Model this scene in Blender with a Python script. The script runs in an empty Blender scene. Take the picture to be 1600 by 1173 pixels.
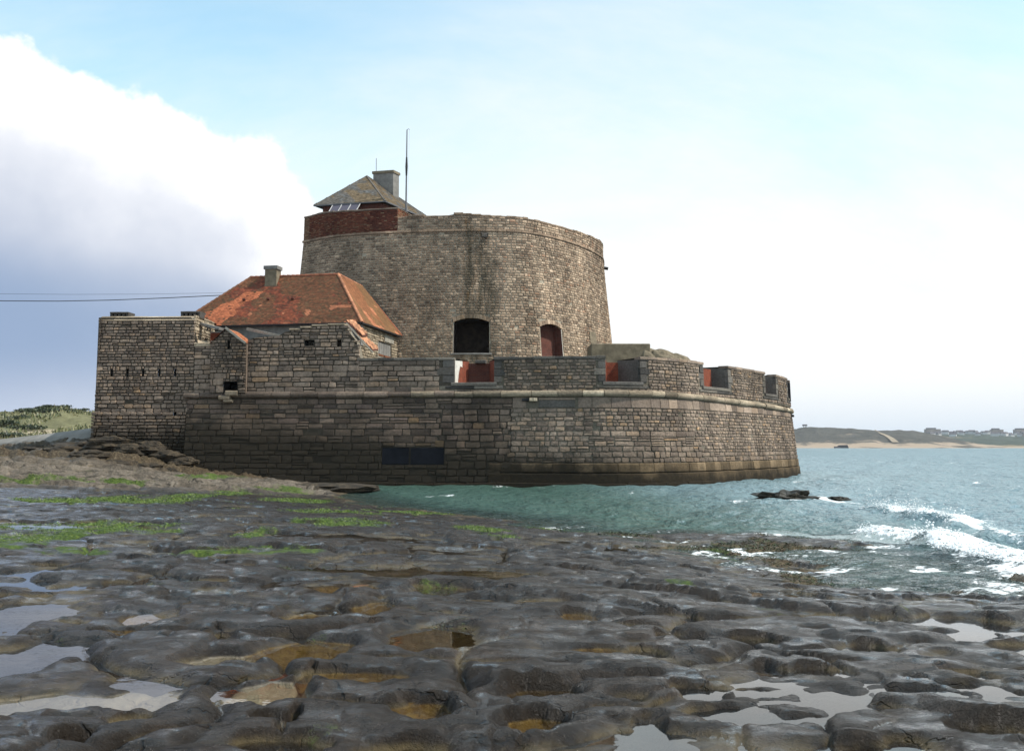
import bpy, math, random
import numpy as np
from mathutils import Vector, Matrix

# ------------------------------------------------------------------ camera, sky, sun
SC = bpy.context.scene
COL = SC.collection
FPX, H, PITCH = 1555.0, 2.5, math.radians(4.066)
CT, ST = math.cos(PITCH), math.sin(PITCH)
cam = bpy.data.cameras.new('camera')
cam.sensor_width = 36.0
cam.lens = FPX / 1600 * 36
cam.clip_end = 20000
cam.clip_start = 0.1
camo = bpy.data.objects.new('camera', cam)
COL.objects.link(camo)
camo.location = (0, 0, H)
camo.rotation_euler = (math.radians(90) + PITCH, 0, 0)
SC.camera = camo
SUN_EL, SUN_AZ = math.radians(48), math.radians(-9)      # azimuth from +X, negative = towards the camera side
SC.view_settings.view_transform = 'Standard'
SC.view_settings.look = 'None'
SC.view_settings.exposure = 0.0
SC.view_settings.gamma = 1.0
SC.view_settings.use_curve_mapping = False
SC.render.engine = 'CYCLES'
SC.cycles.use_denoising = True
SC.cycles.max_bounces = 6
SC.cycles.transparent_max_bounces = 8
SC.cycles.caustics_reflective = False
SC.cycles.caustics_refractive = False


class NT:
    """small helper round a node tree"""
    def __init__(s, tree):
        s.t = tree
        tree.nodes.clear()

    def n(s, typ, ins=None, **props):
        nd = s.t.nodes.new(typ)
        for k, v in props.items():
            setattr(nd, k, v)
        for k, v in (ins or {}).items():
            sock = nd.inputs[k]
            if isinstance(v, bpy.types.NodeSocket):
                s.t.links.new(v, sock)
            else:
                sock.default_value = v
        return nd

    def m(s, op, a, b=0.0, c=0.0, clamp=False):
        return s.n('ShaderNodeMath', {0: a, 1: b, 2: c}, operation=op, use_clamp=clamp).outputs[0]

    def ss(s, x, lo, hi, a=0.0, b=1.0):
        return s.n('ShaderNodeMapRange', {0: x, 1: lo, 2: hi, 3: a, 4: b}, interpolation_type='SMOOTHSTEP').outputs[0]

    def lin(s, x, lo, hi, a=0.0, b=1.0):
        return s.n('ShaderNodeMapRange', {0: x, 1: lo, 2: hi, 3: a, 4: b}).outputs[0]

    def noise(s, vec, scale, detail=4.0, rough=0.55, dist=0.0, col=False):
        nd = s.n('ShaderNodeTexNoise', {'Vector': vec, 'Scale': scale, 'Detail': detail, 'Roughness': rough, 'Distortion': dist})
        return nd.outputs['Color' if col else 'Fac']

    def mix(s, fac, a, b, mode='MIX'):
        nd = s.n('ShaderNodeMix', data_type='RGBA', blend_type=mode)
        for k, v in ((0, fac), (6, a), (7, b)):
            if isinstance(v, bpy.types.NodeSocket):
                s.t.links.new(v, nd.inputs[k])
            else:
                nd.inputs[k].default_value = v if k == 0 else (*v, 1.0) if len(v) == 3 else v
        return nd.outputs[2]

    def ramp(s, fac, stops, interp='LINEAR'):
        nd = s.n('ShaderNodeValToRGB', {0: fac})
        cr = nd.color_ramp
        cr.interpolation = interp
        while len(cr.elements) < len(stops):
            cr.elements.new(0.5)
        for e, (p, c) in zip(cr.elements, stops):
            e.position = p
            e.color = (*c, 1.0)
        return nd.outputs[0]

    def vmul(s, v, xyz):
        return s.n('ShaderNodeVectorMath', {0: v, 1: xyz}, operation='MULTIPLY').outputs[0]

    def xyz(s, v):
        return s.n('ShaderNodeSeparateXYZ', {0: v}).outputs


def make_world():
    w = bpy.data.worlds.new('World')
    SC.world = w
    w.use_nodes = True
    t = NT(w.node_tree)
    sky = t.n('ShaderNodeTexSky', sky_type='NISHITA')
    sky.sun_disc = False
    sky.sun_elevation = SUN_EL
    sky.sun_rotation = math.radians(90) - SUN_AZ
    sky.air_density = 1.0
    sky.dust_density = 0.6
    sky.ozone_density = 1.0
    skyc = t.mix(1.0, sky.outputs[0], (1.55, 2.10, 1.80), 'MULTIPLY')
    bg_sky = t.n('ShaderNodeBackground', {'Color': skyc, 'Strength': 0.15})
    d = t.n('ShaderNodeTexCoord').outputs['Generated']
    x, y, z = t.xyz(d)
    az = t.m('ARCTAN2', x, y)
    el = t.m('ARCSINE', z)
    # thin high veil, everywhere
    den = t.m('ADD', t.m('MAXIMUM', z, 0.0), 0.22)
    px, py = t.m('DIVIDE', x, den), t.m('DIVIDE', y, den)
    pv = t.n('ShaderNodeCombineXYZ', {0: px, 1: py, 2: 0.0}).outputs[0]
    n1 = t.noise(t.vmul(pv, (0.55, 1.0, 1.0)), 0.8, 7.0, 0.62, 0.5)
    low = t.ss(el, 0.0, 0.42, 0.40, -0.02)
    vz = t.ss(t.m('ADD', n1, low), 0.36, 0.86)
    right = t.ss(az, -0.35, 0.25, 0.0, 0.18)
    veil = t.m('MINIMUM', t.m('ADD', t.m('MULTIPLY', vz, 0.85), t.m('ADD', right, 0.16)), 1.0)
    # big cumulus to the left of the tower
    nb = t.noise(d, 7.0, 10.0, 0.56)
    nb2 = t.noise(d, 2.0, 4.0, 0.5)
    ea = t.m('POWER', t.m('DIVIDE', t.m('ABSOLUTE', t.m('ADD', az, 0.62)), 0.495), 2.6)
    ee = t.m('POWER', t.m('DIVIDE', t.m('ABSOLUTE', t.m('SUBTRACT', el, 0.06)), 0.305), 2.2)
    e = t.m('ADD', ea, ee)
    en = t.m('ADD', e, t.m('MULTIPLY', t.m('SUBTRACT', nb, 0.5), 1.05))
    cmask = t.ss(en, 1.0, 0.925)
    # its shaded base
    sa = t.m('DIVIDE', t.m('ADD', az, 0.66), 0.46)
    se = t.m('DIVIDE', t.m('SUBTRACT', el, 0.11), 0.20)
    sr = t.m('ADD', t.m('MULTIPLY', sa, sa), t.m('MULTIPLY', se, se))
    sr = t.m('ADD', sr, t.m('ADD', t.m('MULTIPLY', t.m('SUBTRACT', nb, 0.5), 1.3), t.m('MULTIPLY', t.m('SUBTRACT', nb2, 0.5), 0.9)))
    shade = t.ss(sr, 1.25, 0.05)
    ccol = t.ramp(shade, [(0.0, (1.15, 1.15, 1.15)), (0.30, (0.88, 0.91, 0.98)), (1.0, (0.57, 0.63, 0.76))])
    sb = t.m('DIVIDE', t.m('ADD', az, 0.60), 0.42)
    sf = t.m('DIVIDE', t.m('SUBTRACT', el, 0.105), 0.085)
    s2 = t.m('ADD', t.m('ADD', t.m('MULTIPLY', sb, sb), t.m('MULTIPLY', sf, sf)), t.m('MULTIPLY', t.m('SUBTRACT', nb2, 0.5), 1.6))
    ccol = t.mix(t.m('MULTIPLY', t.ss(s2, 1.3, 0.0), 0.9), ccol, (0.29, 0.40, 0.60))
    base = t.ss(el, 0.095, 0.015)
    ccol = t.mix(t.m('MULTIPLY', base, 0.85), ccol, (0.50, 0.57, 0.72))
    vcol = t.mix(t.ss(el, 0.07, 0.0), (1.03, 1.05, 1.05), (0.80, 0.88, 0.96))
    bg_v = t.n('ShaderNodeBackground', {'Color': vcol, 'Strength': 1.0})
    bg_c = t.n('ShaderNodeBackground', {'Color': ccol, 'Strength': 1.0})
    m1 = t.n('ShaderNodeMixShader', {0: veil, 1: bg_sky.outputs[0], 2: bg_v.outputs[0]})
    m2 = t.n('ShaderNodeMixShader', {0: cmask, 1: m1.outputs[0], 2: bg_c.outputs[0]})
    t.n('ShaderNodeOutputWorld', {0: m2.outputs[0]})
    w.cycles.sampling_method = 'MANUAL'
    w.cycles.sample_map_resolution = 1024


make_world()
sl = bpy.data.lights.new('sun', 'SUN')
sl.energy = 5.0
sl.angle = math.radians(0.5)
sl.color = (1.0, 0.94, 0.86)
so = bpy.data.objects.new('sun', sl)
COL.objects.link(so)
SUNV = Vector((math.cos(SUN_AZ) * math.cos(SUN_EL), math.sin(SUN_AZ) * math.cos(SUN_EL), math.sin(SUN_EL)))
so.rotation_euler = SUNV.to_track_quat('Z', 'Y').to_euler()
so.location = (60, -30, 80)


# ------------------------------------------------------------------ geometry helpers
def proj(x, y, z):
    dep = y * CT + (z - H) * ST
    yc = (-y * ST + (z - H) * CT) / dep
    return 800 + FPX * x / dep, 586.5 - FPX * yc


def zat(y, v):
    yc = (586.5 - v) / FPX
    return H + y * (ST + yc * CT) / (CT - yc * ST)


def at(u, v, y):
    """the point at distance y (along the ground) seen at photo pixel u, v"""
    z = zat(y, v)
    return ((u - 800) / FPX * (y * CT + (z - H) * ST), y, z)


def ground_at(u, v, z=0.0):
    yc = (586.5 - v) / FPX
    y = (z - H) * (CT - yc * ST) / (ST + yc * CT)
    return (u - 800) / FPX * (y * CT + (z - H) * ST), y


def hsh(ix, iy, seed):
    h = (ix.astype(np.int64) * 374761393 + iy.astype(np.int64) * 668265263 + seed * 974634777) & 0xFFFFFFFF
    h = ((h ^ (h >> 13)) * 1274126177) & 0xFFFFFFFF
    h = ((h ^ (h >> 16)) * 2246822519) & 0xFFFFFFFF
    h = h ^ (h >> 15)
    return (h & 0xFFFFFF) / float(0xFFFFFF)


def vn(x, y, seed=0):
    x = np.asarray(x, float); y = np.asarray(y, float)
    ix, iy = np.floor(x), np.floor(y)
    fx, fy = x - ix, y - iy
    fx = fx * fx * fx * (fx * (fx * 6 - 15) + 10); fy = fy * fy * fy * (fy * (fy * 6 - 15) + 10)
    a, b = hsh(ix, iy, seed), hsh(ix + 1, iy, seed)
    c, d = hsh(ix, iy + 1, seed), hsh(ix + 1, iy + 1, seed)
    return ((a * (1 - fx) + b * fx) * (1 - fy) + (c * (1 - fx) + d * fx) * fy) * 2 - 1


def fbm(x, y, seed=0, oct=4, gain=0.5):
    s, a, t = 0.0, 1.0, 0.0
    for i in range(oct):
        s = s + a * vn(x * 2 ** i + 17.3 * i, y * 2 ** i - 9.1 * i, seed + i)
        t += a
        a *= gain
    return s / t


def worley(x, y, seed=0, jit=0.85):
    ix, iy = np.floor(x), np.floor(y)
    f1 = np.full(x.shape, 9.0); f2 = np.full(x.shape, 9.0); cid = np.zeros(x.shape)
    for dx in (-1, 0, 1):
        for dy in (-1, 0, 1):
            jx, jy = ix + dx, iy + dy
            qx = jx + 0.5 + (hsh(jx, jy, seed) - 0.5) * jit
            qy = jy + 0.5 + (hsh(jx, jy, seed + 1) - 0.5) * jit
            d = np.hypot(qx - x, qy - y)
            c = hsh(jx, jy, seed + 2)
            near = d < f1
            f2 = np.where(near, f1, np.minimum(f2, d))
            cid = np.where(near, c, cid)
            f1 = np.where(near, d, f1)
    return f1, f2, cid


def sstep(x, a, b):
    t = np.clip((x - a) / (b - a), 0, 1)
    return t * t * (3 - 2 * t)


def link(name, me, parent=None, mat=None):
    o = bpy.data.objects.new(name, me)
    COL.objects.link(o)
    if parent is not None:
        o.parent = parent
        base = Vector((0, 0, 0))
        q = parent
        while q is not None:
            base += q.location
            q = q.parent
        o.location = -base            # the mesh itself holds world coordinates
        # move the origin to the piece's own middle
    if mat is not None and me is not None:
        me.materials.append(mat)
    return o


def mesh(name, verts, faces, mat=None, parent=None, smooth=False, tone=None, attrs=None):
    me = bpy.data.meshes.new(name)
    me.from_pydata([tuple(map(float, v)) for v in verts], [], faces)
    if smooth:
        me.shade_smooth()
    if tone is not None:
        a = me.attributes.new('tone', 'FLOAT_COLOR', 'POINT')
        arr = np.ones((len(verts), 4), np.float32)
        arr[:, :3] = np.asarray(tone, np.float32)
        a.data.foreach_set('color', arr.ravel())
    me.update()
    return link(name, me, parent, mat)


def grid_mesh(name, V, nr, nc, mat, parent=None, attrs=None, smooth=True, keep=None):
    """V: (nr*nc, 3) array; quads between rows and columns; attrs: name -> float per vertex"""
    me = bpy.data.meshes.new(name)
    r, c = np.meshgrid(np.arange(nr - 1), np.arange(nc - 1), indexing='ij')
    i = (r * nc + c).ravel()
    Q = np.stack([i, i + 1, i + nc + 1, i + nc], 1)
    if keep is not None:
        Q = Q[keep[Q].any(1)]
        used = np.zeros(len(V), bool)
        used[Q.ravel()] = True
        remap = np.cumsum(used) - 1
        Q = remap[Q]
        V = V[used]
        attrs = {k: v[used] for k, v in (attrs or {}).items()}
    me.vertices.add(len(V))
    me.vertices.foreach_set('co', V.astype(np.float32).ravel())
    me.loops.add(Q.size)
    me.loops.foreach_set('vertex_index', Q.astype(np.int32).ravel())
    me.polygons.add(len(Q))
    me.polygons.foreach_set('loop_start', np.arange(0, Q.size, 4, dtype=np.int32))
    me.polygons.foreach_set('loop_total', np.full(len(Q), 4, np.int32))
    me.update(calc_edges=True)
    for k, v in (attrs or {}).items():
        a = me.attributes.new(k, 'FLOAT', 'POINT')
        a.data.foreach_set('value', np.asarray(v, np.float32))
    if smooth:
        me.shade_smooth()
    return link(name, me, parent, mat)


def thing(name, label, cat, loc=(0, 0, 0), group=None):
    o = bpy.data.objects.new(name, None)
    COL.objects.link(o)
    o.location = loc
    o.empty_display_size = 0.2
    return tag(o, label, cat, group)


def tag(o, label, cat, group=None):
    o['label'] = label
    o['category'] = cat
    if group:
        o['group'] = group
    return o


def kind(o, k):
    o['kind'] = k
    return o


def join(parts):
    """[(verts, faces, tone)] -> one (V, F, T)"""
    V, F, T, n = [], [], [], 0
    for v, f, t in parts:
        V.extend(v)
        F.extend([tuple(i + n for i in q) for q in f])
        T.extend([t] * len(v))
        n += len(v)
    return V, F, T


def box8(P):
    """8 corners (bottom 4 ring, top 4 ring) -> verts, faces"""
    return list(P), [(3, 2, 1, 0), (4, 5, 6, 7), (0, 1, 5, 4), (1, 2, 6, 5), (2, 3, 7, 6), (3, 0, 4, 7)]


def obox(c, ex, ey, hx, hy, z0, z1):
    """upright box with horizontal axes ex, ey and half sizes"""
    c = np.array(c[:2], float); ex = np.array(ex, float); ey = np.array(ey, float)
    ring = [c - ex * hx - ey * hy, c + ex * hx - ey * hy, c + ex * hx + ey * hy, c - ex * hx + ey * hy]
    return box8([(*p, z0) for p in ring] + [(*p, z1) for p in ring])


def beam(a, b, w, h, up=(0, 0, 1)):
    a, b = Vector(a), Vector(b)
    d = (b - a).normalized()
    s = d.cross(Vector(up)).normalized()
    u = s.cross(d).normalized()
    P = []
    for p in (a, b):
        P.append([p + s * (sx * w / 2) + u * (su * h / 2) for sx, su in ((-1, -1), (1, -1), (1, 1), (-1, 1))])
    return box8([tuple(q) for q in P[0]] + [tuple(q) for q in P[1]])


def tube(pts, r, n=6):
    V, F = [], []
    pts = [Vector(p) for p in pts]
    for i, p in enumerate(pts):
        d = (pts[min(i + 1, len(pts) - 1)] - pts[max(i - 1, 0)]).normalized()
        a = d.orthogonal().normalized()
        b = d.cross(a)
        rr = r[i] if isinstance(r, (list, tuple)) else r
        for k in range(n):
            g = 2 * math.pi * k / n
            V.append(tuple(p + (a * math.cos(g) + b * math.sin(g)) * rr))
    for i in range(len(pts) - 1):
        for k in range(n):
            F.append((i * n + k, i * n + (k + 1) % n, (i + 1) * n + (k + 1) % n, (i + 1) * n + k))
    F.append(tuple(range(n))[::-1])
    F.append(tuple((len(pts) - 1) * n + k for k in range(n)))
    return V, F


# ------------------------------------------------------------------ materials
def new_mat(name):
    m = bpy.data.materials.new(name)
    m.use_nodes = True
    return m, NT(m.node_tree)


def out(t, col, rough=0.9, bump=None, bdist=0.02, bstr=0.6, spec=0.3, coat=None, metal=0.0):
    ins = {'Base Color': col if isinstance(col, bpy.types.NodeSocket) else (*col, 1.0), 'Roughness': rough,
           'Specular IOR Level': spec, 'Metallic': metal}
    if bump is not None:
        ins['Normal'] = t.n('ShaderNodeBump', {'Strength': bstr, 'Distance': bdist, 'Height': bump}).outputs[0]
    b = t.n('ShaderNodeBsdfPrincipled', ins)
    t.n('ShaderNodeOutputMaterial', {0: b.outputs[0]})
    return b


def stone_mat(name, stops, algae=(1.0, 0.0), soot=0.5, lichen=0.25, streak=None, damp=0.6, val=1.0):
    """tone.r picks the stone's colour, tone.g its lightness; algae = (height, slope along x) of the tide line"""
    m, t = new_mat(name)
    p = t.n('ShaderNodeNewGeometry').outputs['Position']
    x, y, z = t.xyz(p)
    at_ = t.n('ShaderNodeAttribute', attribute_name='tone')
    r, g, b = t.n('ShaderNodeSeparateColor', {0: at_.outputs[0]}).outputs
    c = t.ramp(r, stops)
    v = t.m('MULTIPLY', t.lin(g, 0, 1, 0.62, 1.4), val)
    n1 = t.noise(p, 7.0, 8.0, 0.65)
    v = t.m('MULTIPLY', v, t.lin(n1, 0.25, 0.75, 0.62, 1.35))
    n2 = t.noise(t.vmul(p, (1, 1, 0.45)), 0.42, 5.0, 0.6)
    v = t.m('MULTIPLY', v, t.lin(n2, 0.32, 0.68, 1.0 - soot, 1.15))
    c = t.mix(1.0, c, t.n('ShaderNodeCombineXYZ', {0: v, 1: v, 2: v}).outputs[0], 'MULTIPLY')
    nd = t.noise(t.vmul(p, (1, 1, 1.6)), 1.15, 7.0, 0.68)
    c = t.mix(t.m('MULTIPLY', t.ss(nd, 0.53, 0.68), soot * 0.9), c, (0.045, 0.041, 0.036))
    # yellow and grey lichens
    n3 = t.noise(p, 3.1, 6.0, 0.7)
    c = t.mix(t.m('MULTIPLY', t.ss(n3, 0.60, 0.72), lichen), c, (0.27, 0.19, 0.07))
    n4 = t.noise(p, 11.0, 4.0, 0.75)
    c = t.mix(t.m('MULTIPLY', t.ss(n4, 0.66, 0.74), lichen * 1.6), c, (0.46, 0.44, 0.38))
    if streak:
        sx, w = streak
        ns = t.noise(t.vmul(p, (1.6, 1.6, 0.12)), 1.0, 6.0, 0.65)
        band = t.m('MULTIPLY', t.ss(t.m('ABSOLUTE', t.m('SUBTRACT', x, sx)), w, w * 0.25), t.ss(ns, 0.38, 0.62))
        c = t.mix(t.m('MULTIPLY', band, 0.8), c, (0.055, 0.05, 0.035))
        n5 = t.noise(t.vmul(p, (2.5, 2.5, 0.3)), 1.0, 5.0, 0.7)
        bo = t.m('MULTIPLY', t.ss(t.m('ABSOLUTE', t.m('SUBTRACT', x, sx - 0.4)), w * 0.6, w * 0.1), t.ss(n5, 0.5, 0.7))
        c = t.mix(t.m('MULTIPLY', bo, 0.55), c, (0.26, 0.13, 0.04))
    if algae:
        a0, ax = algae
        line = t.m('MAXIMUM', t.m('ADD', a0, t.m('MULTIPLY', x, ax)), 0.45)
        na = t.noise(p, 0.9, 6.0, 0.65)
        hh = t.m('ADD', t.m('SUBTRACT', z, line), t.m('MULTIPLY', t.m('SUBTRACT', na, 0.5), 2.2))
        am = t.ss(hh, 0.95, -0.35)
        ac = t.mix(t.ss(t.noise(p, 4.0, 5.0, 0.7), 0.45, 0.65), (0.0045, 0.004, 0.003), (0.015, 0.012, 0.006))
        c = t.mix(t.m('MULTIPLY', am, 0.96), c, ac)
        dm = t.ss(hh, 2.4, 0.2)
        c = t.mix(t.m('MULTIPLY', dm, damp), c, (0.052, 0.043, 0.032))
    bmp = t.m('ADD', t.noise(p, 9.0, 8.0, 0.7), t.m('MULTIPLY', t.noise(p, 38.0, 4.0, 0.6), 0.35))
    out(t, c, 0.9, bmp, 0.07, 0.8, 0.05)
    return m


GREYS = [(0.0, (0.0845, 0.0642, 0.0537)), (0.25, (0.132, 0.0987, 0.0771)), (0.6, (0.2006, 0.1489, 0.1119)), (0.9, (0.1774, 0.1284, 0.1075)), (1.0, (0.264, 0.1722, 0.0985))]
WARMS = [(0.0, (0.2135, 0.1519, 0.1094)), (0.35, (0.3578, 0.2596, 0.1833)), (0.7, (0.4646, 0.3433, 0.2415)), (0.9, (0.5525, 0.418, 0.3019)), (1.0, (0.3139, 0.165, 0.0989))]
MIDS = [(0.0, (0.1464, 0.1136, 0.0931)), (0.3, (0.2284, 0.1751, 0.1376)), (0.75, (0.3045, 0.2334, 0.1799)), (0.95, (0.3279, 0.2334, 0.1641)), (1.0, (0.3865, 0.2547, 0.1535))]
PALES = [(0.0, (0.242, 0.1957, 0.1425)), (0.5, (0.374, 0.2987, 0.2137)), (1.0, (0.462, 0.3811, 0.2755))]
DARKS = [(0.0, (0.0833, 0.0765, 0.0704)), (0.5, (0.1323, 0.1188, 0.104)), (1.0, (0.1862, 0.162, 0.132))]
BRICKS = [(0.0, (0.085, 0.035, 0.026)), (0.5, (0.1742, 0.062, 0.04)), (0.85, (0.238, 0.095, 0.055)), (1.0, (0.255, 0.19, 0.12))]
BASES = [(0.0, (0.13, 0.0926, 0.0557)), (0.5, (0.215, 0.1512, 0.0883)), (1.0, (0.27, 0.1937, 0.12))]

M_SCARP = stone_mat('scarp stone', GREYS, (1.5, -0.095), 0.5, 0.25)
M_SCARP_R = stone_mat('rubble stone', MIDS, (1.45, -0.075), 0.42, 0.3, damp=0.5)
M_BLOCK = stone_mat('dressed stone', MIDS, (0.5, -0.02), 0.3, 0.15)
M_PALE = stone_mat('pale cordon stone', PALES, None, 0.4, 0.2)
M_DARK = stone_mat('dark dressed stone', DARKS, None, 0.3, 0.15)
M_BASE = stone_mat('yellow base stone', BASES, (1.35, -0.07), 0.3, 0.1, damp=0.3)
M_BAST = stone_mat('bastion stone', MIDS, (3.0, 0.0), 0.35, 0.3, damp=0.5)
M_TOWER = stone_mat('tower stone', WARMS, None, 0.42, 0.3, streak=(-2.7, 2.4))
M_BRICK = stone_mat('red brick', BRICKS, None, 0.45, 0.1)
M_BRICK2 = stone_mat('fresh red brick', [(0.0, (0.20, 0.045, 0.025)), (0.6, (0.36, 0.085, 0.04)), (1.0, (0.46, 0.16, 0.08))], None, 0.3, 0.05)
M_MORTAR_D = stone_mat('dark mortar', [(0.0, (0.085, 0.072, 0.056)), (1.0, (0.085, 0.072, 0.056))], (1.5, -0.095), 0.5, 0.1)
M_MORTAR = stone_mat('pale mortar', [(0.0, (0.20, 0.172, 0.13)), (1.0, (0.18, 0.158, 0.125))], (1.15, -0.06), 0.5, 0.1)
M_MORTAR_T = stone_mat('tower mortar', [(0.0, (0.38, 0.33, 0.255)), (1.0, (0.38, 0.33, 0.255))], None, 0.4, 0.1, streak=(-2.7, 2.4))


def plain_mat(name, col, rough=0.9, var=0.35, scale=4.0, bump=0.02, spec=0.3, col2=None, metal=0.0, tone=False):
    m, t = new_mat(name)
    p = t.n('ShaderNodeNewGeometry').outputs['Position']
    n = t.noise(p, scale, 7.0, 0.65)
    c2 = col2 or tuple(v * (1 - var) for v in col)
    c1 = tuple(v * (1 + var * 0.6) for v in col)
    c = t.mix(t.ss(n, 0.3, 0.7), c2, c1)
    c = t.mix(t.ss(t.noise(p, scale * 0.2, 3.0), 0.42, 0.65, 0.0, 0.35), c, tuple(v * 0.5 for v in col))
    if tone:
        at_ = t.n('ShaderNodeAttribute', attribute_name='tone')
        c = t.mix(1.0, c, at_.outputs[0], 'MULTIPLY')
    out(t, c, rough, t.noise(p, scale * 5, 5.0, 0.6), bump, 0.5, spec, metal=metal)
    return m


M_CONC = plain_mat('weathered concrete', (0.19, 0.155, 0.105), 0.95, 0.35, 2.5)
M_CONC_D = plain_mat('dark wet concrete', (0.013, 0.014, 0.018), 0.9, 0.3, 2.0, spec=0.03)
M_GREYC = plain_mat('grey cement', (0.20, 0.19, 0.175), 0.9, 0.25, 3.0)
M_WOOD = plain_mat('grey weathered wood', (0.30, 0.275, 0.23), 0.85, 0.3, 6.0)
M_METAL = plain_mat('painted metal', (0.10, 0.10, 0.11), 0.5, 0.2, 8.0, spec=0.5)
M_BLACK = plain_mat('black iron', (0.018, 0.018, 0.020), 0.6, 0.3, 8.0)
M_WHITE = plain_mat('flaking white plaster', (0.60, 0.57, 0.51), 0.9, 0.2, 3.0)
M_INSIDE = plain_mat('dark vault masonry', (0.05, 0.034, 0.024), 0.95, 0.5, 2.0)  # dark brown for the inner faces of openings
M_VOID = plain_mat('black shade', (0.012, 0.011, 0.010), 0.95, 0.3, 2.0)  # near-black colour paints the shade inside slits, holes and under eaves
M_TERR = plain_mat('terrace ground', (0.15, 0.14, 0.09), 0.95, 0.4, 1.0)
M_TILE = plain_mat('clay tile', (1.0, 1.0, 1.0), 0.85, 0.25, 5.0, tone=True)
M_CAUSE = plain_mat('causeway concrete', (0.24, 0.225, 0.20), 0.9, 0.25, 0.8)


def brickwork_mat(name, c1, c2, mortar, sc):
    m, t = new_mat(name)
    p = t.n('ShaderNodeNewGeometry').outputs['Position']
    x, y, z = t.xyz(p)
    uv = t.n('ShaderNodeCombineXYZ', {0: t.m('ADD', x, y), 1: z, 2: 0.0}).outputs[0]
    b = t.n('ShaderNodeTexBrick', {'Vector': uv, 'Color1': (*c1, 1), 'Color2': (*c2, 1), 'Mortar': (*mortar, 1), 'Scale': sc, 'Mortar Size': 0.018,
                                   'Brick Width': 0.5, 'Row Height': 0.2})
    c = t.mix(t.ss(t.noise(p, 1.6, 6.0, 0.7), 0.4, 0.7, 0.0, 0.6), b.outputs[0], tuple(v * 0.35 for v in c1))
    out(t, c, 0.9, b.outputs[1], -0.01, 0.6)
    return m


M_BRICKW = brickwork_mat('laid red brickwork', (0.25, 0.046, 0.020), (0.15, 0.032, 0.017), (0.22, 0.11, 0.06), 2.2)
M_BRICKD = brickwork_mat('dark laid brickwork', (0.13, 0.035, 0.022), (0.085, 0.028, 0.02), (0.12, 0.08, 0.06), 2.2)

# ------------------------------------------------------------------ the rock shelf
BASEPTS = np.array([
    (0, 1.5, .80), (-3, 3, .85), (3, 3, .80), (0, 6, .70), (-4, 6, .74), (4, 6, .68), (-7, 9, .74), (0, 10, .62), (6, 10, .55), (11, 10, .45), (-10, 14, .75),
    (0, 14, .55), (6, 14, .32), (11, 14.5, .22), (18, 14, .1),
    (-8, 20, .66), (-2, 20, .52), (2, 20, .34), (5.2, 18.6, .02), (4.9, 21.2, .02), (9, 17.4, .0), (13, 17.6, -.05), (8, 19.0, -.16), (12, 21, -.5), (20, 20, -.5),
    (-14, 28, .75), (-6, 28, .5), (-1, 28, .3), (1.5, 29.2, .0), (4.2, 25.4, .0), (4.7, 28.2, .08), (7.2, 28.0, .07), (8.9, 25.4, .06), (9.6, 21.4, .05), (9.9, 19.3, .03), (7.0, 24.2, -.12), (8.0, 21.5, -.12), (7, 30.5, -.4), (11.2, 24, -.5), (4, 31, -.3), (10, 30, -.6), (0, 33, .05),
    (-2.4, 37.7, .0), (1, 40, -.4), (10, 42, -1.2), (20, 34, -1.2), (-8.0, 36, .32), (-16, 38, .70), (-24, 38, .9), (-40, 38, 1.1),
    (-8.2, 48.8, .0), (-4, 50, -.4), (-6, 62, -.6), (0, 64, -.9), (4, 55, -1.2), (-11, 50, .25), (-16, 48, .55), (-10.5, 57, .02), (-11.5, 63.5, -.1),
    (-14, 58, .45), (-16, 65.0, .30), (-20, 56, .75), (-21, 64, .85), (-19, 67, 1.0), (-24, 62, 1.25), (-28, 62, 1.5), (-30, 52, 1.15), (-40, 52, 1.3),
    (-24, 66, 1.9), (-28.5, 66, 2.1), (-32, 66, 2.0), (-40, 64, 1.8), (-55, 60, 1.9), (-31, 70, 2.6), (-38, 74, 2.25), (-46, 76, 2.1), (-60, 76, 2.2),
    (-28, 76, 3.3), (-22, 75, 2.6), (-34, 82, 2.9), (-48, 86, 2.7), (-70, 95, 2.8), (0, 80, -1), (20, 60, -2), (40, 60, -2), (60, 40, -2), (30, 20, -1), (40, 90, -2), (0, 110, -1), (-30, 105, 3.0), (-50, 110, 3.0)], float)


def rbf_fit(P):
    d = np.hypot(P[:, None, 0] - P[None, :, 0], P[:, None, 1] - P[None, :, 1])
    n = len(P)
    A = np.zeros((n + 3, n + 3))
    A[:n, :n] = -d + np.eye(n) * -0.15
    A[:n, n] = 1; A[:n, n + 1:] = P[:, :2]
    A[n, :n] = 1; A[n + 1:, :n] = P[:, :2].T
    return np.linalg.solve(A, np.concatenate([P[:, 2], np.zeros(3)]))


RBF = rbf_fit(BASEPTS)


def base_h(x, y):
    sh = np.shape(x)
    x = np.ravel(x); y = np.ravel(y)
    o = RBF[-3] + RBF[-2] * x + RBF[-1] * y
    for (px, py, _), w in zip(BASEPTS, RBF):
        o -= w * np.hypot(x - px, y - py)
    return o.reshape(sh)


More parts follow.
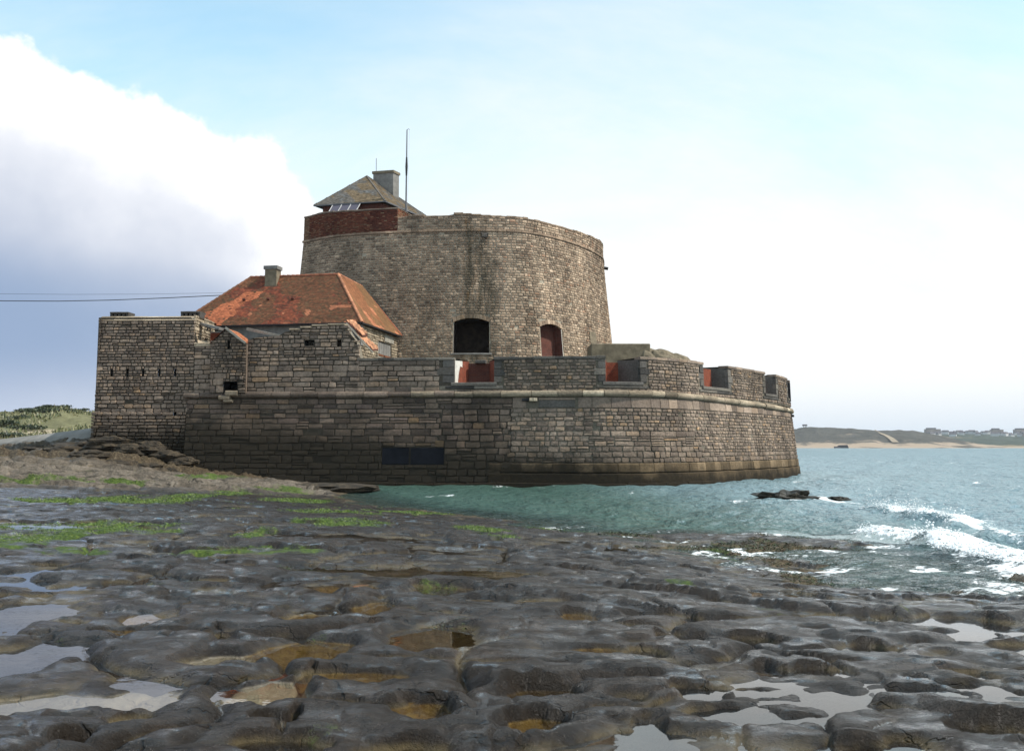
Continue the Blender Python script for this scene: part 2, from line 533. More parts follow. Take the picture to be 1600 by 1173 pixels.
# tide pools and weed seen in the photograph: pixel, half sizes -> ground position
POOLS = [(25, 955, 75, 24, 'w'), (25, 1020, 85, 30, 'w'), (345, 1026, 62, 13, 's'), (225, 1086, 66, 19, 's'), (50, 1092, 105, 22, 's'),
         (425, 1076, 56, 24, 's'), (430, 1160, 75, 17, 'w'), (650, 1166, 90, 17, 'w'), (205, 1122, 36, 10, 's'), (418, 1119, 24, 6, 's'),
         (662, 1100, 52, 19, 'o'), (832, 1122, 48, 16, 'o'), (680, 990, 85, 22, 'g'), (470, 960, 38, 11, 'o'), (466, 1062, 13, 26, 'w'), (452, 1122, 12, 18, 'w'), (590, 940, 34, 8, 'o'), (222, 960, 32, 8, 'o'),
         (480, 1008, 72, 17, 'o'), (180, 979, 32, 5, 'o'), (600, 886, 190, 9, 'g'), (770, 890, 90, 9, 'g'), (700, 917, 60, 8, 'g'), (540, 915, 60, 6, 'o'), (790, 935, 80, 5, 'o'),
         (1262, 930, 36, 12, 'w'), (1460, 912, 60, 8, 'w'), (1068, 990, 44, 9, 'w'), (1012, 1012, 34, 7, 'w'), (1092, 1075, 42, 14, 'w'),
         (1150, 1108, 75, 16, 'w'), (1022, 1140, 28, 34, 'w'), (1202, 1040, 34, 12, 'w'), (1350, 1005, 48, 9, 'w'), (1500, 965, 75, 14, 'w'), (1160, 992, 60, 7, 'w'),
         (1290, 1042, 44, 9, 'w'), (1180, 1075, 50, 7, 'w'), (1450, 1078, 60, 13, 'w'), (840, 1075, 60, 13, 'g'), (905, 960, 34, 8, 'o'), (560, 1050, 90, 9, 'o'), (1545, 1140, 60, 14, 'w'),
         (1440, 935, 36, 8, 'w'), (1570, 912, 50, 6, 'w'), (60, 888, 70, 7, 'w'), (40, 905, 50, 5, 'w'), (120, 1150, 30, 12, 'w'), (930, 1010, 40, 6, 'o'), (1010, 955, 40, 5, 'w')]
GREENS = [(120, 822, 150, 11), (40, 838, 75, 11), (30, 852, 40, 10), (110, 858, 70, 6), (215, 781, 85, 6), (290, 776, 40, 6), (90, 782, 70, 4), (400, 858, 110, 6), (300, 862, 60, 5), (535, 815, 70, 7), (470, 782, 55, 5),
          (395, 833, 26, 10), (240, 828, 45, 6), (440, 767, 50, 4), (520, 800, 90, 4), (640, 800, 70, 4), (750, 828, 50, 5), (870, 828, 70, 4), (695, 975, 50, 16), (640, 1000, 40, 10), (690, 915, 44, 9), (1125, 866, 26, 10), (470, 885, 45, 6),
          (1270, 960, 90, 7), (1400, 955, 55, 8), (225, 914, 32, 8), (85, 996, 14, 7), (480, 990, 32, 7), (1200, 950, 50, 6), (500, 1143, 40, 12), (690, 1090, 50, 5), (1060, 910, 25, 5), (980, 925, 20, 5), (330, 748, 50, 4), (60, 753, 60, 4),
          (190, 757, 60, 4), (1500, 950, 60, 5), (300, 905, 14, 4), (780, 838, 40, 4), (360, 770, 30, 4)]


def ground_px(u, v):
    z = 0.5
    for _ in range(25):
        x, y = ground_at(u, v, z)
        z = 0.5 * z + 0.5 * float(base_h(np.array([x]), np.array([y]))[0])
    return x, y, z


def ell(x, y, u, v, ru, rv, seed):
    px, py, pz = ground_px(u, v)
    rx = ru * py / FPX
    ry = max(rv * py * py / (FPX * (H - pz)), rx * 0.22)
    k = (np.abs(x - px) < rx * 2.2) & (np.abs(y - py) < ry * 2.6)
    e = np.full(x.shape, 9.0)
    xs, ys = x[k], y[k]
    wob = 0.38 * fbm(xs / rx * 1.3 + seed, ys / rx * 1.3, seed, 3)
    e[k] = np.sqrt(((xs - px) / rx) ** 2 + ((ys - py) / ry) ** 2) + wob
    return e


def shelf(x, y):
    b = base_h(x, y)
    wx = x + 0.75 * fbm(x * 0.55, y * 0.55, 11, 3) + 0.10 * fbm(x * 3, y * 3, 12, 2)
    wy = y + 0.75 * fbm(x * 0.5, y * 0.5, 21, 3) + 0.08 * fbm(x * 3, y * 3, 22, 2)
    far = sstep(y, 22, 42)
    rightness = sstep(x / np.maximum(y, 1), -0.12, 0.22)
    # tilted beds: each one rises to a small scarp facing the camera
    q = (wy + (0.22 + 0.25 * rightness) * wx) / (2.1 + 0.8 * far) + 0.95 * fbm(x * 0.25, y * 0.22, 31, 3)
    fr = q - np.floor(q)
    bedid = hsh(np.floor(q), np.zeros_like(q), 5)
    amp = (0.015 + 0.10 * (0.35 + 0.65 * rightness) * np.clip(fbm(x * 0.45, y * 0.45, 41, 2) + 0.25 + 0.3 * rightness, 0, 1)) * (0.6 + 0.8 * bedid)
    saw = sstep(fr, 0.0, 0.11) * (1 - fr)
    h = amp * (saw - 0.42)
    # jointed, rounded blocks
    f1, f2, c = worley(wx / 1.75, wy / 1.9, 51)
    gap = np.clip(fbm(x * 0.5 + 7, y * 0.5, 61, 2) * 1.6 + 0.65, 0.12, 1)
    h += -0.15 * gap * np.exp(-((f2 - f1) / 0.075)) + (c - 0.5) * 0.075
    g1, g2, c2 = worley(wx / 0.62, wy / 0.66, 71)
    h += 0.036 * (0.35 - g1 ** 2) * (0.3 + 1.2 * c2) - 0.035 * np.exp(-((g2 - g1) / 0.10)) * np.clip(fbm(x, y, 81, 2) + 0.45, 0, 1)
    h += 0.045 * fbm(x * 0.9, y * 1.3, 91, 3) + 0.024 * fbm(x * 3, y * 3.4, 95, 3, 0.55)
    pit = np.clip(vn(x * 7, y * 8, 97) - 0.45, 0, 1) * np.clip(vn(x * 0.8, y * 0.8, 98) + 0.2, 0, 1)
    h -= 0.05 * pit
    dent = np.clip(fbm(x * 2.4, y * 2.9, 103, 2) - 0.18, 0, 1)
    h -= 0.24 * dent * np.clip(fbm(x * 0.5, y * 0.6, 105, 2) + 0.5, 0, 1)
    h *= 1 - 0.35 * far
    # the raised, drier ledge before the fort, broken outcrop under the bastion
    dry = sstep(fbm(x * 0.12, y * 0.12, 15, 3) * 4 + y + 0.75 * np.maximum(-x - 9, 0), 46.5, 51.5) * sstep(b, -0.02, 0.12)
    led = np.floor((y + 0.08 * x + 1.2 * fbm(x * 0.15, y * 0.15, 17, 3)) / 3.1)
    lf = (y + 0.08 * x + 1.2 * fbm(x * 0.15, y * 0.15, 17, 3)) / 3.1 - led
    h += dry * (0.38 * (sstep(lf, 0, 0.07) * (1 - lf) - 0.4) + 0.20 * fbm(x * 1.3, y * 0.9, 18, 5, 0.62))
    k1, k2, _ = worley((x + 0.4 * fbm(x * 0.8, y * 0.8, 130, 2)) / 1.7, (y + 0.3 * fbm(x * 0.8, y * 0.8, 131, 2)) / 0.85, 132)
    h += dry * (-0.16 * np.exp(-((k2 - k1) / 0.09)) + 0.05)
    oc = sstep(y + 0.04 * (x + 28) * 3, 60.5, 65.5) * (x < -14.5) * sstep(-x, 14.5, 17)
    rid = 1 - np.abs(fbm(x * 0.55, y * 0.55, 19, 5, 0.6)) * 2
    h += oc * (0.40 * (rid - 0.55) + 0.14 * fbm(x * 2.2, y * 2.2, 20, 3))
    zw = b - 0.064 + 0.03 * vn(x * 0.4, y * 0.4, 99)      # level of the standing water
    sand = np.zeros_like(x); ochre = np.zeros_like(x); green = np.zeros_like(x)
    for i, (u, v, ru, rv, k) in enumerate(POOLS):
        e = ell(x, y, u, v, ru, rv, 200 + i)
        ins = sstep(e, 1.25, 0.72)
        dep = 0.018 + 0.04 * sstep(e, 1.0, 0.2) if k == 's' else 0.02 + 0.09 * sstep(e, 1.0, 0.2)
        h = np.where(ins > 0, h * (1 - ins) + np.minimum(h, (zw - b) - dep) * ins, h)
        m = sstep(e, 1.15, 0.85)
        if k == 's':
            sand = np.maximum(sand, m)
        elif k == 'o':
            ochre = np.maximum(ochre, m)
        elif k == 'g':
            ochre = np.maximum(ochre, 0.35 * m)
            green = np.maximum(green, 0.4 * m)
    for i, (u, v, ru, rv) in enumerate(GREENS):
        e = ell(x, y, u, v, ru, rv, 300 + i)
        green = np.maximum(green, sstep(e, 1.25, 0.6))
    # weedy fringe along the outer reef
    oc2 = sstep(fbm(x * 0.9, y * 0.9, 44, 4) + 0.1, 0.05, 0.35)
    wet = np.clip(1 - dry * 0.85, 0, 1)
    z = b + h
    brown = oc * 0.8 + sstep(z, 0.10, -0.02) * oc2
    gfar = sstep(fbm(x * 0.35, y * 0.6, 45, 4), 0.20, 0.42) * sstep(y, 26, 34) * (1 - oc) * sstep(-(h), -0.02, 0.06) * (x < 2)
    green = np.maximum(green, gfar * 0.75) * (0.55 + 0.45 * sstep(fbm(x * 2.2, y * 2.2, 46, 3), -0.25, 0.15))
    green = green * (0.45 + 0.55 * sstep(y, 11, 20))
    return z, zw, dict(sand=sand, ochre=ochre, green=green, dry=dry * (1 - oc), brown=np.clip(brown, 0, 1), pool=np.clip((zw - z) / 0.08, -3, 3) * (b > 0.05))


def rock_mat():
    m, t = new_mat('wet shelf rock')
    p = t.n('ShaderNodeNewGeometry').outputs['Position']
    A = lambda k: t.n('ShaderNodeAttribute', attribute_name=k).outputs['Fac']
    n0 = t.noise(p, 1.1, 6.0, 0.6)
    n1 = t.noise(p, 9.0, 8.0, 0.7)
    n2 = t.noise(p, 55.0, 4.0, 0.65)
    c = t.ramp(t.m('ADD', t.m('MULTIPLY', n0, 0.55), t.m('MULTIPLY', n1, 0.45)),
               [(0.25, (0.006, 0.0042, 0.0028)), (0.5, (0.021, 0.015, 0.0102)), (0.70, (0.060, 0.043, 0.031))])
    dryc = t.ramp(t.m('ADD', t.m('MULTIPLY', n0, 0.5), t.m('MULTIPLY', n1, 0.5)),
                  [(0.36, (0.045, 0.037, 0.028)), (0.5, (0.135, 0.110, 0.084)), (0.64, (0.22, 0.185, 0.145))])
    nc = t.noise(t.vmul(p, (0.55, 2.2, 2.2)), 1.6, 6.0, 0.65)
    dryc = t.mix(t.m('MULTIPLY', t.ss(nc, 0.46, 0.36), 0.85), dryc, (0.045, 0.038, 0.028))
    dryc = t.mix(t.m('MULTIPLY', t.ss(nc, 0.58, 0.68), 0.5), dryc, (0.30, 0.235, 0.18))
    c = t.mix(A('dry'), c, dryc)
    brc = t.ramp(n1, [(0.3, (0.020, 0.015, 0.008)), (0.5, (0.075, 0.052, 0.028)), (0.64, (0.19, 0.15, 0.095))])
    c = t.mix(A('brown'), c, brc)
    c = t.mix(t.m('MULTIPLY', t.ss(n2, 0.60, 0.70), 0.40), c, (0.15, 0.13, 0.11))
    wv = t.n('ShaderNodeVectorMath', {0: p, 1: t.n('ShaderNodeVectorMath', {0: t.noise(p, 1.6, 4.0, 0.6, 0.0, True), 1: (0.9, 0.9, 0.0)}, operation='MULTIPLY').outputs[0]}, operation='ADD').outputs[0]
    vd = t.n('ShaderNodeTexVoronoi', {'Vector': t.vmul(wv, (1.0, 1.25, 0.2)), 'Scale': 1.5}, feature='DISTANCE_TO_EDGE').outputs['Distance']
    crk = t.m('MULTIPLY', t.ss(vd, 0.022, 0.004), t.ss(t.noise(p, 0.9, 3.0), 0.45, 0.60))
    c = t.mix(t.m('MULTIPLY', crk, 0.85), c, (0.004, 0.003, 0.002))
    pool = A('pool')
    sandc = t.mix(t.ss(n1, 0.35, 0.65), (0.30, 0.25, 0.18), (0.40, 0.345, 0.26))
    inp = t.ss(pool, -0.25, 0.15)
    c = t.mix(t.m('MULTIPLY', A('sand'), inp), c, sandc)
    oc = t.mix(t.ss(n1, 0.4, 0.62), (0.14, 0.075, 0.012), (0.24, 0.15, 0.035))
    c = t.mix(t.m('MULTIPLY', A('ochre'), inp), c, oc)
    # yellowish rim left where pools dry back
    rim = t.m('MULTIPLY', t.ss(pool, -0.7, -0.15), t.ss(pool, 0.25, -0.05))
    c = t.mix(t.m('MULTIPLY', rim, t.m('MULTIPLY', t.ss(n0, 0.45, 0.6), 0.45)), c, (0.16, 0.12, 0.055))
    gm = t.ss(t.m('ADD', A('green'), t.m('MULTIPLY', t.m('ADD', t.m('SUBTRACT', n1, 0.5), t.m('MULTIPLY', t.m('SUBTRACT', n2, 0.5), 0.8)), 1.5)), 0.40, 0.95)
    gc = t.ramp(t.noise(p, 14.0, 5.0, 0.7), [(0.3, (0.014, 0.026, 0.005)), (0.50, (0.055, 0.096, 0.012)), (0.70, (0.15, 0.19, 0.032))])
    c = t.mix(t.m('MULTIPLY', gm, 0.92), c, gc)
    wetn = t.noise(t.vmul(p, (0.8, 1.0, 1.0)), 1.7, 5.0, 0.6)
    r = t.lin(wetn, 0.36, 0.62, 0.12, 0.42)
    r = t.mix(A('dry'), t.n('ShaderNodeCombineXYZ', {0: r, 1: r, 2: r}).outputs[0], (0.85, 0.85, 0.85))
    r = t.mix(t.m('MAXIMUM', gm, A('brown')), r, (0.7, 0.7, 0.7))
    h = t.m('ADD', t.m('MULTIPLY', n1, 1.0), t.m('MULTIPLY', n2, 0.30))
    b = out(t, c, t.n('ShaderNodeSeparateColor', {0: r}).outputs[0], t.m('SUBTRACT', h, t.m('MULTIPLY', crk, 0.8)), 0.10, 0.75, 0.20)
    # a film of water left on the flat tops
    nz = t.xyz(t.n('ShaderNodeNewGeometry').outputs['Normal'])[2]
    nf = t.noise(t.vmul(p, (0.7, 1.1, 1.0)), 2.6, 6.0, 0.62)
    film = t.m('MULTIPLY', t.ss(nz, 0.955, 0.992), t.ss(nf, 0.44, 0.64))
    film = t.m('MULTIPLY', film, t.m('SUBTRACT', 1.0, t.m('MAXIMUM', t.m('MAXIMUM', gm, A('brown')), A('dry'))))
    fb = t.n('ShaderNodeBump', {'Strength': 0.6, 'Distance': 0.045, 'Height': n1}).outputs[0]
    fr = t.n('ShaderNodeFresnel', {'IOR': 1.33, 'Normal': fb}).outputs[0]
    gl = t.n('ShaderNodeBsdfGlossy', {'Color': (1, 1, 1, 1), 'Roughness': 0.10, 'Normal': fb})
    mx = t.n('ShaderNodeMixShader', {0: t.m('MULTIPLY', fr, t.m('MULTIPLY', film, 1.0)), 1: b.outputs[0], 2: gl.outputs[0]})
    for o_ in [q for q in t.t.nodes if q.type == 'OUTPUT_MATERIAL']:
        t.t.nodes.remove(o_)
    t.n('ShaderNodeOutputMaterial', {0: mx.outputs[0]})
    return m


def water_sheet_mat():
    m, t = new_mat('still pool water')
    p = t.n('ShaderNodeNewGeometry').outputs['Position']
    bmp = t.n('ShaderNodeBump', {'Strength': 0.05, 'Distance': 0.02, 'Height': t.noise(t.vmul(p, (1, 1.2, 1)), 4.0, 3.0, 0.5)}).outputs[0]
    fr = t.n('ShaderNodeFresnel', {'IOR': 1.45, 'Normal': bmp}).outputs[0]
    tr = t.n('ShaderNodeBsdfTransparent', {'Color': (0.90, 0.90, 0.84, 1)})
    gl = t.n('ShaderNodeBsdfGlossy', {'Color': (1, 1, 1, 1), 'Roughness': 0.02, 'Normal': bmp})
    mx = t.n('ShaderNodeMixShader', {0: fr, 1: tr.outputs[0], 2: gl.outputs[0]})
    t.n('ShaderNodeOutputMaterial', {0: mx.outputs[0]})
    return m


M_ROCK = rock_mat()
NR, NC = 660, 960
yy = 2.2 * (118 / 2.2) ** (np.arange(NR) / (NR - 1))
tt = np.linspace(-0.92, 0.92, NC)
X = (tt[None, :] * (yy[:, None] + 4.0)).ravel()
Y = np.repeat(yy, NC)
Z, ZW, ATT = shelf(X, Y)
keep = Z > -1.3
kind(grid_mesh('rock_shelf', np.stack([X, Y, Z], 1), NR, NC, M_ROCK, attrs=ATT, keep=keep), 'structure')
pm = water_sheet_mat()
kp = (ZW > Z - 0.03) & (ZW > 0.03) & (ATT['dry'] < 0.5) & (ATT['brown'] < 0.6)
kind(grid_mesh('tide_pool_water', np.stack([X, Y, ZW], 1), NR, NC, pm, keep=kp), 'structure')

# ------------------------------------------------------------------ the sea
WAVES = [(-1.0, 0.12, 9.0, .070), (-0.92, 0.40, 5.2, .060), (-0.75, -0.66, 3.6, .042), (-0.98, -0.2, 2.3, .034), (-0.6, 0.8, 1.7, .024), (-0.86, -0.5, 1.15, .018), (-0.3, -0.95, 0.8, .010)]
CREST1 = [(22.5, 13.6), (26, 13.3), (30, 13.4), (34, 13.6), (39, 13.2)]
CREST2 = [(17.0, 11.3), (19.8, 10.5), (23.9, 10.3), (27.8, 9.9), (29.5, 9.8)]


def crest_prof(x, y, C, amp, w_front, w_back):
    ys, xs = zip(*C)
    cx = np.interp(y, ys, xs) + 0.35 * vn(y * 0.7, 0 * y, 7)
    env = sstep(y, ys[0] - 1.5, ys[0] + 2.5) * sstep(y, ys[-1] + 0.6, ys[-1] - 1.5)
    d = x - cx
    prof = np.where(d < 0, np.exp(-(d / w_front) ** 2), np.exp(-(d / w_back) ** 2))
    return amp * env * prof * (0.75 + 0.4 * vn(y * 0.9, x * 0.3, 8)), d, env


def sea_h(x, y):
    r = np.hypot(x, y)
    h = np.zeros_like(x)
    wx = x + 1.2 * fbm(x * 0.11, y * 0.11, 401, 2); wy = y + 1.2 * fbm(x * 0.11 + 9, y * 0.11, 402, 2)
    for kx, ky, L, a in WAVES:
        k = 2 * math.pi / L / math.hypot(kx, ky)
        ph = k * (kx * wx + ky * wy)
        att = np.clip(1.6 - r * 0.006 / L * 3, 0, 1)
        s = np.sin(ph)
        h += a * att * (s + 0.35 * np.cos(2 * ph))
    h += 0.07 * fbm(x * 1.2, y * 1.0, 403, 4) * np.clip(1.3 - r / 120, 0, 1)
    bb = base_h(x, y)
    calm = sstep(-bb, 0.02, 0.8) * 0.35 + 0.65
    lee = 1 - 0.45 * sstep(x, 6, -4)
    h *= calm * lee
    c1, d1, e1 = crest_prof(x, y, CREST1, 0.42, 0.45, 1.5)
    c2, d2, e2 = crest_prof(x, y, CREST2, 0.34, 0.40, 1.3)
    h = h + c1 + c2
    lace = fbm(x * 1.1, y * 0.9, 410, 5, 0.62)
    f1 = e1 * (sstep(d1, -0.35, -0.05) * sstep(d1, 1.1, 0.1) * (0.55 + 0.45 * sstep(y, 39, 33) * sstep(y, 28, 33)) + 0.55 * sstep(d1, -0.1, 0.4) * sstep(d1, 4.2, 1.0))
    f2 = e2 * (1.0 * sstep(d2, -0.4, -0.1) * sstep(d2, 1.4, 0.4) + 0.52 * sstep(d2, 0.0, 0.6) * sstep(d2, 5.5, 1.5))
    foam = np.maximum(f1 * 0.9, f2) + lace * 0.75 - 0.04
    shore = sstep(bb + 0.06 * lace, -0.20, -0.03) * sstep(bb, 0.2, 0.02) * sstep(x, -1.0, 3.0)
    foam = np.maximum(foam * (np.maximum(f1, f2) > 0.02), shore * 0.22 + shore * lace * 0.95)
    # wash along the fort and round the weedy rock
    fort = sstep(y, 58, 61) * sstep(y, 90, 80) * (x > -6)
    foam = np.maximum(foam, 0.42 * fort * sstep(lace, 0.15, 0.6) + 0 * x)
    rk = np.hypot((x - 13.6) / 2.8, (y - 46.6) / 1.6)
    foam = np.maximum(foam, sstep(rk, 1.25, 0.9) * (0.45 + lace * 0.7))
    caps = sstep(fbm(x * 0.28, y * 0.22, 415, 5, 0.6), 0.50, 0.62) * sstep(y, 30, 45) * 0.55
    foam = np.maximum(foam, caps + lace * 0.1)
    return h, np.clip(foam, 0, 1), np.clip(-bb, 0, 3)


def sea_mat():
    m, t = new_mat('sea water')
    p = t.n('ShaderNodeNewGeometry').outputs['Position']
    A = lambda k: t.n('ShaderNodeAttribute', attribute_name=k).outputs['Fac']
    x, y, z = t.xyz(p)
    r = t.n('ShaderNodeVectorMath', {0: p}, operation='LENGTH').outputs['Value']
    b1 = t.noise(t.vmul(p, (1.0, 0.75, 1.0)), 1.9, 5.0, 0.6)
    b2 = t.noise(t.vmul(p, (1.0, 0.6, 1.0)), 0.35, 5.0, 0.6)
    hgt = t.m('ADD', t.m('MULTIPLY', b1, t.ss(r, 500, 60, 0.15, 0.30)), t.m('MULTIPLY', b2, t.ss(r, 30, 200, 0.2, 1.6)))
    nrm = t.n('ShaderNodeBump', {'Strength': 1.0, 'Distance': 1.7, 'Height': hgt}).outputs[0]
    dep = A('depth')
    n = t.noise(p, 0.10, 4.0, 0.6)
    shal = t.mix(n, (0.046, 0.090, 0.072), (0.065, 0.118, 0.096))
    deep = t.mix(n, (0.155, 0.235, 0.26), (0.215, 0.31, 0.335))
    c = t.mix(t.ss(t.m('ADD', x, t.m('MULTIPLY', y, 0.10)), 7, 20), shal, deep)
    fm = A('foam')
    lace = t.noise(p, 5.5, 7.0, 0.72)
    web = t.m('ABSOLUTE', t.m('SUBTRACT', t.noise(p, 2.6, 5.0, 0.6, 0.8), 0.5))
    fl = t.m('ADD', t.m('MULTIPLY', t.m('MINIMUM', fm, 0.64), 0.95), t.m('MULTIPLY', t.m('SUBTRACT', lace, 0.5), 2.0))
    ff = t.ss(t.m('SUBTRACT', fl, t.m('MULTIPLY', web, 1.3)), 0.26, 0.60)
    di = t.n('ShaderNodeBsdfDiffuse', {'Color': c, 'Normal': nrm})
    tr = t.n('ShaderNodeBsdfTransparent', {'Color': (0.80, 0.88, 0.82, 1)})
    body = t.n('ShaderNodeMixShader', {0: t.ss(dep, 0.0, 0.40, 0.22, 1.0), 1: tr.outputs[0], 2: di.outputs[0]})
    gl = t.n('ShaderNodeBsdfGlossy', {'Color': (0.95, 0.98, 1, 1), 'Roughness': 0.07, 'Normal': nrm})
    fr = t.n('ShaderNodeFresnel', {'IOR': 1.33, 'Normal': nrm}).outputs[0]
    wt = t.n('ShaderNodeMixShader', {0: t.m('MINIMUM', fr, 0.62), 1: body.outputs[0], 2: gl.outputs[0]})
    fo = t.n('ShaderNodeBsdfDiffuse', {'Color': (0.82, 0.84, 0.84, 1)})
    mx = t.n('ShaderNodeMixShader', {0: ff, 1: wt.outputs[0], 2: fo.outputs[0]})
    t.n('ShaderNodeOutputMaterial', {0: mx.outputs[0]})
    return m


NR2, NC2 = 760, 420
yy = 13.0 * (6500 / 13.0) ** (np.arange(NR2) / (NR2 - 1))
tt = np.linspace(-0.42, 1.05, NC2)
X2 = (tt[None, :] * (yy[:, None] + 4)).ravel()
Y2 = np.repeat(yy, NC2)
Z2, FO, DE = sea_h(X2, Y2)
kp = (base_h(X2, Y2) < 0.3) & ~((X2 < -6) & (Y2 > 66))
kp |= Y2 > 140
M_SEA = sea_mat()
kind(grid_mesh('sea', np.stack([X2, Y2, Z2], 1), NR2, NC2, M_SEA, attrs=dict(foam=FO, depth=DE), keep=kp), 'structure')

# spray thrown up by the two breaking crests
rng = np.random.default_rng(5)
SV, SF = [], []


def drop(x, y, z, r):
    n = len(SV)
    for dx, dy, dz in ((1, 0, 0), (-1, 0, 0), (0, 1, 0), (0, -1, 0), (0, 0, 1), (0, 0, -1)):
        j = 0.6 + 0.8 * rng.random()
        SV.append((x + dx * r * j, y + dy * r * j, z + dz * r * j * 0.8))
    for a, b, c in ((0, 2, 4), (2, 1, 4), (1, 3, 4), (3, 0, 4), (2, 0, 5), (1, 2, 5), (3, 1, 5), (0, 3, 5)):
        SF.append((n + a, n + b, n + c))


def spray(C, y0, y1, n, hmax, wback):
    ys, xs = zip(*C)
    y = y0 + (y1 - y0) * rng.random(n)
    d = -0.35 + np.abs(rng.normal(size=n)) * wback
    x = np.interp(y, ys, xs) + d + 0.35 * vn(y * 0.7, 0 * y, 7)
    hs, _, _ = sea_h(x, y)
    cl = np.maximum(0, vn(y * 1.6, x * 1.1, 66) + 0.25)
    z = hs + hmax * cl * rng.random(n) ** 2.2 * np.exp(-np.maximum(d, 0) / wback)
    for i in range(n):
        drop(x[i], y[i], z[i], 0.008 + 0.030 * rng.random() ** 2)


spray(CREST1, 30, 38, 1500, 0.75, 0.6)
spray(CREST2, 19, 28.5, 2200, 0.40, 0.6)
M_FOAM = plain_mat('white foam', (0.84, 0.86, 0.86), 0.8, 0.05, 5.0)
sp = mesh('sea_spray', SV, SF, M_FOAM)
kind(sp, 'stuff')
tag(sp, 'white spray thrown up by the two waves breaking on the reef', 'spray')

# ------------------------------------------------------------------ masonry
class Wall:
    """a wall surface over a plan line; s runs along it, d is outwards"""
    def __init__(s, pts, batter=lambda z: 0.0, smooth=True, close_to=None):
        P = [np.array(p, float) for p in pts]
        if smooth and len(P) > 2:
            Q = [2 * P[0] - P[1]] + P + [2 * P[-1] - P[-2]]
            D = []
            for i in range(1, len(Q) - 2):
                for k in range(40):
                    t = k / 40
                    a, b, c, d = Q[i - 1:i + 3]
                    D.append(0.5 * (2 * b + (c - a) * t + (2 * a - 5 * b + 4 * c - d) * t * t + (3 * b - a - 3 * c + d) * t ** 3))
            D.append(P[-1])
        else:
            D = []
            for a, b in zip(P[:-1], P[1:]):
                D += [a + (b - a) * k / 20 for k in range(20)]
            D.append(P[-1])
        s.D = np.array(D)
        seg = np.hypot(*np.diff(s.D, axis=0).T)
        s.S = np.concatenate([[0], np.cumsum(seg)])
        s.L = s.S[-1]
        T = np.gradient(s.D, axis=0)
        T /= np.hypot(T[:, 0], T[:, 1])[:, None]
        if smooth:
            K = np.ones(9) / 9
            Tp = np.pad(T, ((4, 4), (0, 0)), 'edge')
            T = np.stack([np.convolve(Tp[:, i], K, 'valid') for i in (0, 1)], 1)
            T /= np.hypot(T[:, 0], T[:, 1])[:, None]
        s.N = np.stack([T[:, 1], -T[:, 0]], 1)
        s.batter = batter
        s._tab()

    def _tab(s):
        n = int(s.L / 0.02) + 2
        q = np.linspace(0, s.L, n)
        X, Y = np.interp(q, s.S, s.D[:, 0]), np.interp(q, s.S, s.D[:, 1])
        A, B = np.interp(q, s.S, s.N[:, 0]), np.interp(q, s.S, s.N[:, 1])
        k = np.hypot(A, B)
        s.tab = list(zip(X.tolist(), Y.tolist(), (A / k).tolist(), (B / k).tolist()))
        s.k = (n - 1) / s.L
        s.n = n

    def look(s, q):
        t = min(max(q * s.k, 0.0), s.n - 1.000001)
        i = int(t)
        f = t - i
        a, b = s.tab[i], s.tab[i + 1]
        return [a[j] + (b[j] - a[j]) * f for j in range(4)]

    def xy(s, q):
        return np.array(s.look(q)[:2])

    def nor(s, q):
        return np.array(s.look(q)[2:])

    def p(s, q, z, d=0.0):
        x, y, a, b = s.look(q)
        e = s.batter(z) + d
        return (x + a * e, y + b * e, z)

    def su(s, u, z, lo=0.0, hi=None):
        """where along the wall photo column u falls, at height z"""
        hi = s.L if hi is None else hi
        qs = np.linspace(lo, hi, 800)
        us = np.array([proj(*s.p(q, z))[0] for q in qs])
        k = int(np.argmax(us))
        qs, us = qs[:k + 1], np.maximum.accumulate(us[:k + 1])
        return float(np.interp(u, us, qs))

    def zv(s, q, v):
        z = 5.0
        for _ in range(4):
            z = zat(s.p(q, z)[1], v)
        return z


RG = np.random.default_rng(7)


def tooth(s, seed, a=0.55):
    """a ragged vertical seam between two kinds of masonry"""
    return lambda z: s + a * float(vn(np.array([z * 1.1]), np.array([seed * 3.3]), seed)[0]) + a * 0.6 * float(vn(np.array([z * 4.0]), np.array([seed * 1.3]), seed + 1)[0])


